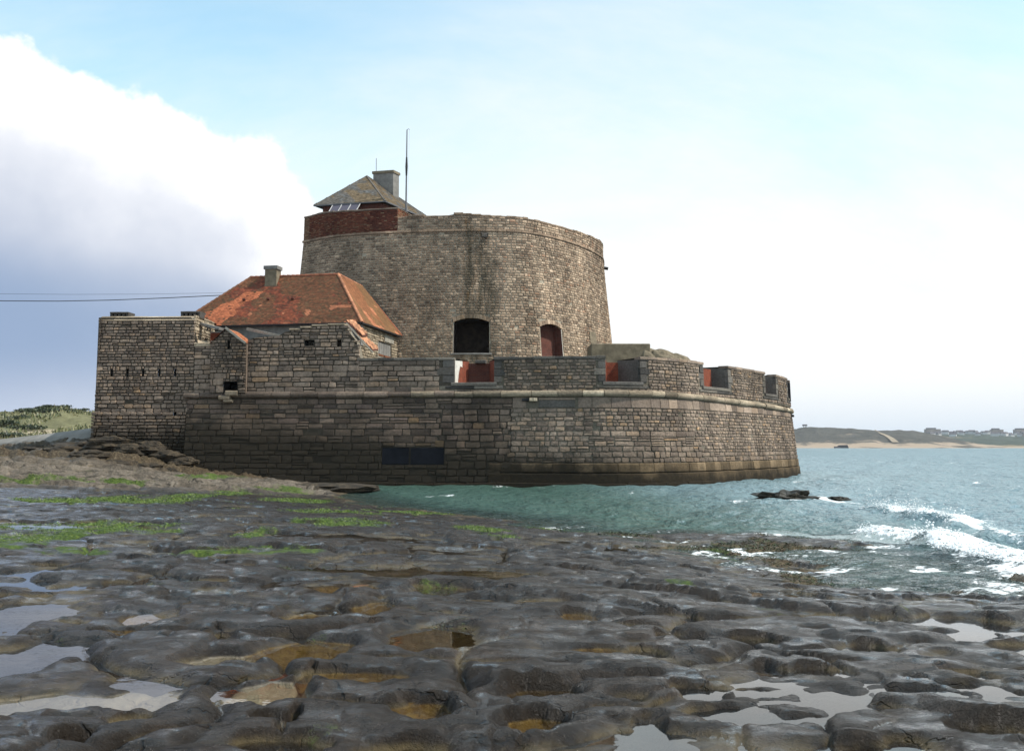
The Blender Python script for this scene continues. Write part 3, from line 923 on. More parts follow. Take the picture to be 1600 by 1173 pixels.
def lay(W, s0, s1, z0, z1, ch, sw, holes=(), wig=0.03, proud=(0.0, 0.045), split=0.06, miss=0.004, gap=0.022, tone=None, nofirst=False):
    """courses of stones; z1 may be a function of s; returns dicts"""
    s0_, s1_ = s0, s1
    s0 = s0(z0) if callable(s0) else s0
    s1 = s1(z0) if callable(s1) else s1
    res = []
    z = z0
    zt = z1 if callable(z1) else (lambda q: z1)
    zmax = max(zt(q) for q in np.linspace(s0, s1, 40))
    seed = int(RG.integers(1, 9999))
    k = 0
    zs = [z0]
    while zs[-1] < zmax - 0.5 * ch[0]:
        zs.append(zs[-1] + RG.uniform(*ch))
    if not callable(z1):
        f = (z1 - z0) / (zs[-1] - z0)
        zs = [z0 + (q - z0) * f for q in zs]

    def zl(i, q):
        if i == 0 or (i == len(zs) - 1 and not callable(z1)):
            return zs[i]
        return zs[i] + wig * float(vn(np.array([q * 0.45]), np.array([i * 3.7]), seed)[0])

    f0 = s0_ if callable(s0_) else (lambda z: s0)
    f1 = s1_ if callable(s1_) else (lambda z: s1)
    for i in range(len(zs) - 1):
        zmid = (zs[i] + zs[i + 1]) / 2
        q, s1 = f0(zmid), f1(zmid)
        first = True
        while q < s1 - 0.03:
            w = RG.uniform(*sw)
            if first:
                w *= RG.uniform(0.4, 1.0)
                first = False
            e = q + w
            if s1 - e < 0.5 * sw[0]:
                e = s1
            mid = (q + e) / 2
            parts = [(q, e, zl(i, mid), zl(i + 1, mid))]
            q = e
            a, b, za, zb = parts[0]
            if RG.random() < split and zb - za > 0.16:
                zm = za + (zb - za) * RG.uniform(0.4, 0.6)
                parts = [(a, b, za, zm), (a, b, zm, zb)]
            for (a, b, za, zb) in parts:
                zb = min(zb, zt((a + b) / 2))
                if zb - za < 0.05:
                    continue
                todo = [(a, b, za, zb)]
                for (h0, h1, g0, g1) in holes:
                    nxt = []
                    for (a, b, za, zb) in todo:
                        so = min(b, h1) - max(a, h0)
                        zo = min(zb, g1) - max(za, g0)
                        if so <= 0.02 or zo <= 0.02:
                            nxt.append((a, b, za, zb))
                            continue
                        if h0 - a > 0.10:
                            nxt.append((a, h0, za, zb))
                        if b - h1 > 0.10:
                            nxt.append((h1, b, za, zb))
                        aa, bb = max(a, h0), min(b, h1)
                        if bb - aa > 0.06:
                            if g0 - za > 0.07:
                                nxt.append((aa, bb, za, g0))
                            if zb - g1 > 0.07:
                                nxt.append((aa, bb, g1, zb))
                    todo = nxt
                for (a, b, za, zb) in todo:
                    if RG.random() < miss:
                        continue
                    t = (RG.random(), np.clip(RG.normal(0.5, 0.12), 0, 1), RG.random()) if tone is None else tone(W, (a + b) / 2, (za + zb) / 2)
                    res.append(dict(W=W, a=a, b=b, za=za, zb=zb, d=RG.uniform(*proud), t=t, gap=gap))
    return res


def stone_geo(st, small=False, back=-0.09):
    """rounded, slightly irregular block"""
    W, a, b, za, zb, d, g = st['W'], st['a'], st['b'], st['za'], st['zb'], st['d'], st['gap'] / 2
    w, h = b - a, zb - za
    j = 0.10 * min(w, h)
    c = min(0.022, 0.12 * min(w, h))
    V = []
    if small:
        rim = [(a + g, za + g), (b - g, za + g), (b - g, zb - g), (a + g, zb - g)]
    else:
        cx, cz = min(0.07 * w, 0.04), 0.12 * h
        rim = [(a + g + cx, za + g), (b - g - cx, za + g), (b - g, za + g + cz), (b - g, zb - g - cz), (b - g - cx, zb - g), (a + g + cx, zb - g), (a + g, zb - g - cz), (a + g, za + g + cz)]
    rim = [(q + RG.uniform(-j, j) * 0.6, z + RG.uniform(-j, j) * 0.6) for q, z in rim]
    n = len(rim)
    m = ((a + b) / 2, (za + zb) / 2)
    tl = RG.uniform(-0.015, 0.015)
    for q, z in rim:
        V.append(W.p(q, z, back))
    for q, z in rim:
        q2 = q + (c if q < m[0] else -c)
        z2 = z + (c if z < m[1] else -c)
        V.append(W.p(q2, z2, d + tl * (q - m[0]) / max(w, .1) * 2 + RG.uniform(-0.008, 0.008)))
    V.append(W.p(m[0], m[1], d + RG.uniform(0.0, 0.018)))
    F = [(i, (i + 1) % n, n + (i + 1) % n, n + i) for i in range(n)]
    F += [(n + i, n + (i + 1) % n, 2 * n) for i in range(n)]
    return V, F, st['t']


def seen_px(st):
    W = st['W']
    q, z = (st['a'] + st['b']) / 2, (st['za'] + st['zb']) / 2
    x, y, _ = W.p(q, z)
    n = W.nor(q)
    v = np.array([x, y]) / math.hypot(x, y)
    f = -float(n @ v)
    u, vv = proj(x, y, z)
    if f < 0.12 or not (-20 < u < 1620):
        return 0.0
    k = FPX / math.hypot(x, y)
    return (st['b'] - st['a']) * f * k * (st['zb'] - st['za']) * k


def emit(stones, parent, name, stuff, mat, n=300, minpx=45, small=False):
    sc = [(seen_px(s), i) for i, s in enumerate(stones)]
    sc.sort(reverse=True)
    pick = {i for v, i in sc[:n] if v >= minpx}
    rest = []
    for i, s in enumerate(stones):
        V, F, T = stone_geo(s, small and i not in pick)
        if i in pick:
            mesh(name, V, F, mat, parent, tone=[T] * len(V))
        else:
            rest.append((V, F, T))
    if rest:
        V, F, T = join(rest)
        kind(mesh(stuff, V, F, mat, parent, tone=T), 'stuff')


def backing(W, s0, s1, z0, z1, mat, parent, name, holes=(), d=-0.035, ds=0.6, dz=0.6):
    zt = z1 if callable(z1) else (lambda q: z1)
    zmax = max(zt(q) for q in np.linspace(s0, s1, 40))
    S = set(np.linspace(s0, s1, max(2, int((s1 - s0) / ds) + 1)))
    Zs = set(np.linspace(z0, zmax, max(2, int((zmax - z0) / dz) + 1)))
    for h0, h1, g0, g1 in holes:
        S |= {min(max(h0, s0), s1), min(max(h1, s0), s1)}
        Zs |= {min(max(g0, z0), zmax), min(max(g1, z0), zmax)}
    S, Zs = sorted(S), sorted(Zs)
    V = [W.p(q, min(z, max(zt(q), z0)), d) for z in Zs for q in S]
    F = []
    n = len(S)
    for i in range(len(Zs) - 1):
        for k in range(n - 1):
            mq, mz = (S[k] + S[k + 1]) / 2, (Zs[i] + Zs[i + 1]) / 2
            if any(h0 < mq < h1 and g0 < mz < g1 for h0, h1, g0, g1 in holes):
                continue
            if Zs[i] >= zt(mq) - 0.02:
                continue
            F.append((i * n + k, i * n + k + 1, (i + 1) * n + k + 1, (i + 1) * n + k))
    return mesh(name, V, F, mat, parent, tone=[(0.5, 0.5, 0.5)] * len(V))


def recess(W, s0, s1, z0, z1, depth, mat, parent, name, matb=None, d=-0.05, taper=0.0):
    o = [W.p(s0, z0, d), W.p(s1, z0, d), W.p(s1, z1, d), W.p(s0, z1, d)]
    i = [W.p(s0 + taper, z0, d - depth), W.p(s1 - taper, z0, d - depth), W.p(s1 - taper, z1, d - depth), W.p(s0 + taper, z1, d - depth)]
    p = mesh(name, o + i, [(0, 1, 5, 4), (1, 2, 6, 5), (2, 3, 7, 6), (3, 0, 4, 7)], mat, parent, tone=[(0.5, 0.5, 0.5)] * 8)
    mesh('back_face', i, [(0, 1, 2, 3)], matb or mat, p, tone=[(0.5, 0.5, 0.5)] * 4)
    return p


def slab(W, a, b, za, zb, d, back, name, mat, parent, tone=None, n=3, c=0.03):
    """one dressed slab lying along the wall, bevelled at its face edges"""
    V = []
    Q = np.linspace(a, b, n + 1)
    sec = [(za, back), (za, d - c), (za + c, d), (zb - c, d), (zb, d - c), (zb, back)]
    for q in Q:
        for z, dd in sec:
            V.append(W.p(q, z + RG.uniform(-.006, .006), dd + RG.uniform(-.006, .006)))
    m = len(sec)
    F = [(i * m + k, (i + 1) * m + k, (i + 1) * m + k + 1, i * m + k + 1) for i in range(n) for k in range(m - 1)]
    F += [tuple(range(m)), tuple(n * m + k for k in range(m))[::-1]]
    t = tone or (RG.random(), np.clip(RG.normal(0.5, 0.2), 0, 1), RG.random())
    return mesh(name, V, F, mat, parent, tone=[t] * len(V))


# ================================================================== the sea wall with its gun embrasures
ZC = 5.9          # height of the cordon
BAT = lambda z: (ZC - z) * 0.112 if z < ZC else (ZC - z) * 0.035
WP = [(-24.0, 66.95), (-21.9, 66.8), (-15, 66.3), (-8, 65.5), (-1, 64.75), (3.5, 64.2), (6.4, 64.05), (9.2, 65.0), (12.6, 68.1), (17.75, 74.9), (21.6, 81.0), (24.3, 87.0), (25.8, 93.0), (26.4, 99.0), (26.0, 106.0), (24.0, 114.0)]
SW = Wall(WP, BAT)
S = lambda u, z: SW.su(u, z)
ZCA, ZCB = S(1000, ZC), S(1225, ZC)
zcord = lambda q: ZC - 0.30 * float(sstep(q, ZCA, ZCB))
sL = S(288, 3.0)
sM = S(800, 3.0)
sE = SW.L
ZTOP = 8.34

wall = thing('sea_wall', 'long curved grey stone sea wall with gun embrasures, rising straight from the water', 'sea wall', (2.0, 66.0, 0.0))
vis_e = S(1246, 1.0)
sEnd = min(vis_e + 9, sE - 0.1)
# bearing surface behind the stones
sluice = (S(597, 2.2), S(694, 2.2), 1.30, 2.42)
backing(SW, sL, sM, -0.6, ZC, M_MORTAR_D, wall, 'core')
backing(SW, sM, sEnd, -0.6, lambda q: float(zcord(q)), M_MORTAR, wall, 'core')
# left half: big coursed blocks
J1, J2, J3, J4 = tooth(S(690, 3.0), 11), tooth(sM, 12), tooth(S(930, 3.0), 13), tooth(S(1090, 3.0), 14, 0.9)
st = lay(SW, sL, J1, -0.3, 4.0, (0.36, 0.50), (0.55, 1.35), [sluice], wig=0.05, split=0.10, miss=0.006, gap=0.03)
st += lay(SW, sL, J1, 4.0, 5.62, (0.30, 0.42), (0.6, 1.5), wig=0.05, split=0.12, miss=0.006, gap=0.03)
st += lay(SW, J1, J2, -0.3, 4.9, (0.40, 0.50), (0.55, 1.0), [sluice], wig=0.06, split=0.08, miss=0.012, gap=0.04, proud=(0.0, 0.07))
st += lay(SW, J1, sM, 4.9, 5.62, (0.34, 0.40), (0.7, 1.6), wig=0.04, split=0.3, gap=0.04, proud=(0.0, 0.06))
emit(st, wall, 'stone', 'small_stones', M_SCARP, 300)
# right half: rubble between a yellow base course and an ashlar band
sMM = S(1090, 3.0)
st = lay(SW, J2, J4, 1.45, 2.5, (0.30, 0.42), (0.35, 0.9), wig=0.05, split=0.12, gap=0.034, proud=(0.0, 0.06))
st += lay(SW, J2, J3, 2.5, 4.95, (0.24, 0.36), (0.28, 0.75), wig=0.05, split=0.10, gap=0.034, proud=(0.0, 0.06))
st += lay(SW, J3, J4, 2.5, 3.5, (0.30, 0.5), (0.4, 1.3), wig=0.05, split=0.25, gap=0.034, proud=(0.0, 0.06))
st += lay(SW, J3, J4, 3.5, 4.95, (0.20, 0.26), (0.28, 0.55), wig=0.04, split=0.03, gap=0.034, proud=(0.0, 0.055))
st += lay(SW, J4, sEnd, 1.45, 2.1, (0.28, 0.36), (0.4, 0.9), wig=0.03, gap=0.04)
st += lay(SW, J4, sEnd, 2.1, 4.95, (0.20, 0.26), (0.30, 0.60), wig=0.03, split=0.03, gap=0.04, proud=(0.0, 0.055))
emit(st, wall, 'rubble_stone', 'rubble_infill', M_SCARP_R, 300)
# ashlar band under the cordon
plaq = (S(842, 5.3), S(898, 5.3), 4.98, 5.45)
q = sM
while q < sEnd:
    w = RG.uniform(0.7, 1.7)
    e = min(q + w, sEnd)
    top = float(zcord((q + e) / 2)) - 0.26
    ms = (q + e) / 2
    if plaq[0] - 0.3 < ms < plaq[1] + 0.3:
        q = e
        continue
    slab(SW, q + 0.02, e - 0.02, 4.97, top, 0.02 + RG.uniform(0, 0.02), -0.1, 'ashlar_block', M_BLOCK, wall)
    q = e
slab(SW, plaq[0], plaq[1], 4.99, 5.46, 0.045, -0.1, 'slate_plaque', M_DARK, wall, tone=(0.35, 0.55, 0.5))
slab(SW, plaq[0], plaq[1], 5.48, 5.62, 0.03, -0.1, 'ashlar_block', M_BLOCK, wall)
# base: smooth concrete footing, one course of long yellow blocks, low ledge in the water
sB = S(560, 0.5)
V, F = [], []
Q = np.linspace(sM - 1.5, sEnd, 70)
for i, q in enumerate(Q):
    for z, d in ((-0.6, 0.10), (0.72, 0.10), (0.80, -0.05)):
        V.append(SW.p(q, z + 0.02 * math.sin(q * 1.7), d + 0.02 * math.sin(q * 2.3)))
    if i:
        F += [(3 * i - 3 + k, 3 * i + k, 3 * i + 1 + k, 3 * i - 2 + k) for k in range(2)]
mesh('footing', V, F, M_BASE, wall, tone=[(0.35, 0.40, 0.5)] * len(V))
q = sM - 1.5
while q < sEnd:
    e = min(q + RG.uniform(0.8, 1.5), sEnd)
    slab(SW, q + 0.015, e - 0.015, 0.82, 1.42, 0.05 + RG.uniform(0, 0.03), -0.1, 'base_block', M_BASE, wall, c=0.05)
    q = e
q = sB
while q < S(1100, 0.2):
    e = q + RG.uniform(1.2, 2.6)
    slab(SW, q + 0.02, e - 0.02, -0.5, 0.16 + RG.uniform(-.03, .04), 0.32 + RG.uniform(-.04, .04), -0.1, 'ledge_stone', M_BASE, wall, tone=(RG.random() * 0.5, 0.45, 0.5), c=0.05)
    q = e
# dark concrete patch set into the left half
pw = (sluice[1] - sluice[0])
for a, b in ((0.0, 0.44), (0.46, 1.0)):
    slab(SW, sluice[0] + a * pw + 0.02, sluice[0] + b * pw - 0.02, sluice[2] + 0.02, sluice[3] - 0.02, 0.0, -0.05, 'concrete_panel', M_CONC_D, wall)
# cordon
LFA, LFB = S(800, ZC), S(420, ZC)
q = S(288, ZC)
while q < sEnd:
    e = min(q + RG.uniform(1.0, 2.1), sEnd)
    V, F = [], []
    n, m = 4, 8
    r = 0.215 + RG.uniform(-.02, .015)
    dz = RG.uniform(-0.02, 0.02)
    if RG.random() < 0.10:
        r *= 0.82
    for i, qq in enumerate(np.linspace(q + 0.018, e - 0.018, n)):
        for k in range(m):
            g = -math.pi / 2 + math.pi * k / (m - 1)
            rr = r + RG.uniform(-.008, .008)
            V.append(SW.p(qq, float(zcord(qq)) + dz + rr * math.sin(g), 0.02 + rr * 1.05 * math.cos(g)))
    F = [(i * m + k, (i + 1) * m + k, (i + 1) * m + k + 1, i * m + k + 1) for i in range(n - 1) for k in range(m - 1)]
    F += [tuple(range(m)), tuple((n - 1) * m + k for k in range(m))[::-1]]
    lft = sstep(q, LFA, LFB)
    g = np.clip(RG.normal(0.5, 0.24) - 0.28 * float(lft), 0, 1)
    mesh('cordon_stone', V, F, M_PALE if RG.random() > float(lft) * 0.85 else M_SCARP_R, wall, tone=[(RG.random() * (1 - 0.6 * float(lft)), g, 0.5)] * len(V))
    q = e
# weep spouts under the cordon
sp_ = S(826, 5.55)
slab(SW, sp_ - 0.42, sp_ + 0.02, 5.42, 5.58, 0.16, -0.05, 'iron_gutter', M_BLACK, wall)
for k in range(2):
    slab(SW, sp_ + 0.08 + 0.26 * k, sp_ + 0.31 + 0.26 * k, 5.40, 5.62, 0.22, -0.05, 'spout_stone', M_PALE, wall, tone=(1, 0.95, 0.5))
sx_ = S(1236, 5.3) - 0.6
slab(SW, sx_, sx_ + 0.5, 5.05, 5.25, 0.25, -0.05, 'spout_stone', M_DARK, wall, tone=(0, 0.2, 0.5))

# parapet with embrasures
EMB = []          # (s0, s1, splay left, splay right)
for (ua, ub) in ((710, 772), (946.5, 1000), (1099, 1137), (1195.5, 1212)):
    EMB.append((S(ua, 7.4), S(ub, 7.4)))
last = EMB[-1]
sP0 = S(558, 7.4)
SILL = 6.66
runs = []
a = sP0
for e0, e1 in EMB:
    runs.append((a, e0))
    a = e1
nx = min(a + 5.2, sEnd - 3.5)
runs.append((a, nx))
EMB.append((nx, nx + 2.3))
runs.append((nx + 2.3, sEnd))
zlow = lambda q: float(zcord(q)) + 0.2
backing(SW, sP0, sEnd, ZC + 0.0, SILL - 0.16, M_MORTAR, wall, 'core')
st = []
TH = 2.3
INF = [TH - 0.1, 2.2, 1.15, 0.9, 0.9]
for i, (a, b) in enumerate(runs):
    mort = M_MORTAR_D if i == 0 else M_MORTAR
    backing(SW, a, b, SILL - 0.2, ZTOP - 0.12, mort, wall, 'merlon_core')
    big = i == 0
    jl, jr = (0.0 if i == 0 else 0.55), (0.0 if i == len(runs) - 1 else 0.55)
    # squared jamb stones either side of each embrasure
    for side in ('l', 'r'):
        if (side == 'l' and not jl) or (side == 'r' and not jr):
            continue
        z = SILL - 0.02
        k = 0
        while z < ZTOP - 0.25:
            zz = min(z + RG.uniform(0.40, 0.52), ZTOP - 0.21)
            w = 0.75 if k % 2 else 0.5
            if i == 0:
                w *= 1.5
            qa, qb = (a + 0.01, a + w) if side == 'l' else (b - w, b - 0.01)
            slab(SW, qa, qb, z + 0.012, zz - 0.012, 0.035, -0.25, 'jamb_stone', M_DARK, wall, n=2)
            z = zz
            k += 1
    qa, qb = a + (0.62 if jl else 0), b - (0.62 if jr else 0) * (1.6 if i == 0 else 1)
    if big:
        st += lay(SW, qa, qb, 6.04, ZTOP - 0.2, (0.34, 0.46), (0.5, 1.3), wig=0.04, split=0.15, gap=0.03, miss=0.006)
    else:
        f = 1.0 if i < 3 else 0.85
        st += lay(SW, qa, qb, SILL - 0.25, ZTOP - 0.2, (0.17 * f, 0.25 * f), (0.26, 0.62), wig=0.04, split=0.04, gap=0.035, proud=(0, 0.06))
    # coping
    q = a
    while q < b - 0.05:
        e = q + RG.uniform(0.9, 1.6)
        if b - e < 0.5:
            e = b
        slab(SW, q + 0.008, e - 0.008, ZTOP - 0.2, ZTOP + RG.uniform(-0.03, 0.02), 0.07, -0.7, 'coping_stone', M_DARK if i < 2 else M_BLOCK, wall)
        q = e
# zone under the sills, right of the first merlon
st2 = lay(SW, runs[0][1], sEnd, 6.0, SILL - 0.22, (0.18, 0.24), (0.28, 0.6), holes=[(e0 - 0.75, e1 + 0.75, 6.22, SILL) for e0, e1 in EMB], wig=0.02, gap=0.035, proud=(0, 0.05))
emit(st + st2, wall, 'parapet_stone', 'parapet_infill', M_SCARP_R, 300)
for i, (e0, e1) in enumerate(EMB):
    slab(SW, e0 - 0.2, e1 + 0.2, SILL - 0.22, SILL, 0.09, -1.0, 'sill', M_DARK, wall)
    w = (e1 - e0 + 1.2) / 2
    for k in range(2):
        slab(SW, e0 - 0.6 + k * w + 0.01, e0 - 0.6 + (k + 1) * w - 0.01, 6.24, SILL - 0.235, 0.045, -0.1, 'apron_stone', M_DARK, wall)
# solid merlons: splayed cheeks, brick infill at the throat, top and inner faces


def quad_strip(name, A, B, mat, tone=(0.5, 0.5, 0.5)):
    n = len(A)
    return mesh(name, A + B, [(i, i + 1, n + i + 1, n + i) for i in range(n - 1)], mat, wall, tone=[tone] * (2 * n))


for i, (a, b) in enumerate(runs):
    spl_l = 0.0 if i == 0 else 0.62
    spl_r = 0.0 if i == len(runs) - 1 else 0.62
    ia, ib = a - spl_l, b + spl_r
    QO = np.linspace(a, b, 16)
    QI = np.linspace(ia, ib, 16)
    quad_strip('merlon_top', [SW.p(q, ZTOP - 0.06, -0.60) for q in QO], [SW.p(q, ZTOP - 0.10, -TH) for q in QI], M_TERR)
    quad_strip('merlon_back', [SW.p(q, ZTOP - 0.10, -TH) for q in QI], [SW.p(q, 6.4, -TH) for q in QI], M_MORTAR)
    for side in (0, 1):
        if (side == 0 and i == 0) or (side == 1 and i == len(runs) - 1):
            q0 = a if side == 0 else b
            quad_strip('end_face', [SW.p(q0, 6.0, 0.0), SW.p(q0, ZTOP - 0.03, 0.0)], [SW.p(q0, 6.0, -TH), SW.p(q0, ZTOP - 0.1, -TH)], M_SCARP)
            continue
        q0, q1 = (a, ia) if side == 0 else (b, ib)
        cheek = M_BRICKW
        if side == 0:
            cheek = M_BRICKW if i == 1 else M_DARK
        P = [SW.p(q0, SILL - 0.05, -0.25), SW.p(q0, ZTOP - 0.2, -0.25)]
        P2 = [SW.p(q1, SILL - 0.05, -TH), SW.p(q1, ZTOP - 0.12, -TH)]
        if side == 1 and i == 0:      # the cheek with flaking white plaster
            m_ = 0.52
            Pm = [tuple(np.array(P[0]) * (1 - m_) + np.array(P2[0]) * m_), tuple(np.array(P[1]) * (1 - m_) + np.array(P2[1]) * m_)]
            ch = quad_strip('plastered_cheek', P, Pm, M_WHITE)
            quad_strip('brick_cheek', Pm, P2, M_BRICKW)
            # brick laid bare at the foot of the plaster, thin raised patch
            a0, a1 = np.array(P[0]), np.array(Pm[0])
            up = np.array((0, 0, 1.0))
            nn = np.array((*SW.xy((a + b) / 2 + 99 if False else b + 0.8)[:2], 0)) * 0
            t0 = a1 - a0
            nrm = np.cross(t0, up); nrm /= np.linalg.norm(nrm)
            if nrm[0] < 0:
                nrm = -nrm
            pts = [a0 + t0 * 0.40 + up * 0.05, a1 + up * 0.05, a1 + up * 1.15, a0 + t0 * 0.72 + up * 1.2, a0 + t0 * 0.52 + up * 0.7]
            pts = [tuple(p + nrm * 0.012) for p in pts]
            mesh('bare_brick', pts, [(0, 1, 2, 3, 4)], M_BRICKW, ch)
        else:
            quad_strip('cheek', P, P2, cheek, (0.4, 0.5, 0.5))
for i, (e0, e1) in enumerate(EMB):
    m = M_BRICKD if i == 0 else M_BRICKW
    quad_strip('brick_infill', [SW.p(e0 - 0.1, SILL - 0.1, -INF[i]), SW.p(e0 - 0.1, ZTOP - 0.25, -INF[i])], [SW.p(e1 + 0.1, SILL - 0.1, -INF[i]), SW.p(e1 + 0.1, ZTOP - 0.25, -INF[i])], m)
    quad_strip('embrasure_floor', [SW.p(e0, SILL - 0.03, -0.9), SW.p(e1, SILL - 0.03, -0.9)], [SW.p(e0, SILL - 0.03, -TH), SW.p(e1, SILL - 0.03, -TH)], M_GREYC)
    if i == 0:
        mid = (e0 + e1) / 2 + 0.15
        for k, (x0, x1) in enumerate(((-0.55, 0.0),)):
            slab(SW, mid - 0.35, mid + 0.35, ZTOP - 0.27, ZTOP - 0.05, -TH + 0.5, -TH - 0.2, 'lintel_stone', M_DARK, wall)
# iron bracket on the far end of the parapet
sb_ = S(1233, 7.0) - 0.5
slab(SW, sb_, sb_ + 0.2, 6.4, 8.0, 0.16, -0.02, 'iron_bracket', M_BLACK, wall)

# ground of the battery behind the parapet
V = [SW.p(q, 7.02, -TH + 0.05) for q in np.linspace(0.1, sEnd, 60)]
back_line = [(-24.0, 100.0), (24.0, 118.0)]
n = len(V)
V += [(x * 0.15 + (-4 + 10 * i / (n - 1)) * 0.85, 100.0 + 4 * i / n, 7.02) for i, (x, y, z) in enumerate(V)]
kind(mesh('battery_ground', V, [(i, i + 1, n + i + 1, n + i) for i in range(n - 1)], M_TERR), 'structure')

# ================================================================== loopholed wall between turret and battery
upper = thing('loopholed_wall', 'ruined grey rubble wall with a square loophole, directly below the red tiled roof', 'wall', (-14.0, 66.3, 6.0))
FR = Wall([(-28.1, 67.02), (-24.0, 66.9), (-21.9, 66.8), (-15, 66.3), (-8, 65.5)], lambda z: (ZC - z) * 0.03 if z > ZC else (ZC - z) * 0.035)
F_ = lambda u, z: FR.su(u, z)
prof = [(388, 530), (400, 527), (436, 524), (441, 520), (470, 513), (500, 509), (537, 507), (541, 511), (549, 524), (558, 534), (560, 547), (562, 558)]
pu = [F_(u, 9.5) for u, v in prof]
pz = [FR.zv(s_, v) for s_, (u, v) in zip(pu, prof)]
ztop_u = lambda q: float(np.interp(q, pu, pz))
u0, u1 = F_(386, 8), F_(562, 8)
hole_a = (F_(476, 9.6), F_(491, 9.6), FR.zv(pu[5], 540), FR.zv(pu[5], 531))
hole_b = (F_(527, 9.6), F_(533, 9.6), FR.zv(pu[6], 541), FR.zv(pu[6], 531))
backing(FR, u0, u1, 6.05, ztop_u, M_MORTAR_D, upper, 'core', holes=[hole_a, hole_b], ds=0.3, dz=0.3)
st = lay(FR, u0, u1, 6.05, 7.9, (0.30, 0.44), (0.5, 1.3), wig=0.05, split=0.2, gap=0.03)
st += lay(FR, u0, u1, 7.9, ztop_u, (0.20, 0.30), (0.25, 0.75), [hole_a, hole_b], wig=0.05, split=0.1, gap=0.035, proud=(0, 0.07))
emit(st, upper, 'stone', 'rubble_infill', M_SCARP_R, 300)
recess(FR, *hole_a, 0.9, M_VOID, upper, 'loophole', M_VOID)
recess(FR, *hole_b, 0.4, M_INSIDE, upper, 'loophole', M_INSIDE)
# thickness: top and back
Q = np.linspace(u0, u1, 60)
A = [FR.p(q, max(ztop_u(q) - 0.03, 6.1), -0.02) for q in Q]
B = [FR.p(q, max(ztop_u(q) - 0.05, 6.1), -0.9) for q in Q]
C_ = [FR.p(q, 6.0, -0.9) for q in Q]
n = len(Q)
mesh('wall_top', A + B + C_, [(i, i + 1, n + i + 1, n + i) for i in range(n - 1)] + [(n + i, n + i + 1, 2 * n + i + 1, 2 * n + i) for i in range(n - 1)], M_MORTAR, upper, tone=[(0.5, .5, .5)] * (3 * n))
V = [FR.p(u1, z, d) for z, d in ((6.0, 0), (8.34, 0), (8.34, -0.9), (6.0, -0.9))]
# thin stone coping along the highest stretch
q = F_(452, 10)
while q < F_(536, 10):
    e = q + RG.uniform(0.7, 1.2)
    e = min(e, F_(539, 10))
    zt_ = ztop_u((q + e) / 2)
    slab(FR, q + 0.01, e - 0.01, zt_ - 0.03, zt_ + 0.09, 0.10, -0.85, 'coping_slab', M_PALE, upper, tone=(0.4, 0.45, 0.5))
    q = e

# ================================================================== square bastion on the left
bast = thing('square_bastion', 'tall square bastion of brown grey stone with five narrow slits, standing on dark rocks', 'bastion', (-25.0, 68.0, 2.0))
b0, b1, b2 = 0.0, F_(305, 10.5), F_(333, 9)
ZB = 11.22
zr = FR.zv(b1, 536)
btop = lambda q: ZB if q < b1 else zr
b3 = F_(289, 3.0)
slits = []
for u in (174.5, 199, 223.5, 248.5, 273.5):
    q = F_(u, 7.6)
    slits.append((q - 0.07, q + 0.07, FR.zv(q, 588), FR.zv(q, 576.5)))
ds_ = (F_(270.5, 4.6), F_(275, 4.6), FR.zv(5, 649), FR.zv(5, 640))
backing(FR, b0, b2, ZC, btop, M_MORTAR_D, bast, 'core', holes=slits, ds=0.5)
backing(FR, b0, b3 + 0.3, 1.2, ZC, M_MORTAR_D, bast, 'core', holes=[ds_])
st = lay(FR, b0, b1, ZC, ZB - 0.22, (0.17, 0.27), (0.25, 0.65), slits, wig=0.04, split=0.08, gap=0.035, proud=(0, 0.06))
st += lay(FR, b1, b2, ZC, zr, (0.28, 0.46), (0.4, 1.2), slits, wig=0.04, split=0.15, gap=0.03)
st += lay(FR, b0, b3 + 0.25, 4.75, ZC, (0.22, 0.30), (0.3, 0.75), wig=0.04, gap=0.035, proud=(0, 0.06))
emit(st, bast, 'stone', 'rubble_infill', M_BAST, 300)
PL = Wall([(-28.28, 66.88), (-24.0, 66.76), (-21.2, 66.62)], lambda z: (5 - z) * 0.03)
st = lay(PL, 0.0, PL.su(289, 3.0), 1.2, 4.80, (0.20, 0.26), (0.3, 0.8), [(PL.su(270.5, 4.6), PL.su(275, 4.6), ds_[2], 4.8)], wig=0.02, split=0.03, gap=0.03, proud=(0, 0.04))
emit(st, bast, 'plinth_stone', 'plinth_infill', M_BAST, 200)
for sl_ in slits:
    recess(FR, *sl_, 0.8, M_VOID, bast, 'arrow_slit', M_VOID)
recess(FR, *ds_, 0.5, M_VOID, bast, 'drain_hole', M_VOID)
# left flank, right return and roof
LF = Wall([(-28.1, 78.0), (-28.1, 67.02)], lambda z: (ZC - z) * 0.035, smooth=False)
backing(LF, 0, LF.L, 1.0, ZB, M_MORTAR_D, bast, 'core')
stl = lay(LF, 0, LF.L, 1.0, ZB - 0.1, (0.24, 0.34), (0.4, 0.9), gap=0.035)
emit(stl, bast, 'stone', 'flank_infill', M_BAST, 0)
rx, ry, _ = FR.p(b1, 10.5)
RT = Wall([(rx, ry), (rx + 0.12, ry + 3.9)], lambda z: 0.0, smooth=False)
backing(RT, 0, RT.L, zr - 0.4, ZB - 0.02, M_MORTAR, bast, 'core')
stl = lay(RT, 0.0, RT.L, zr - 0.3, ZB + 0.15, (0.16, 0.26), (0.2, 0.5), gap=0.03, proud=(0, 0.06))
M_RUB = stone_mat('pale sunlit rubble', PALES, None, 0.35, 0.3)
emit(stl, bast, 'return_stone', 'return_infill', M_RUB, 60)
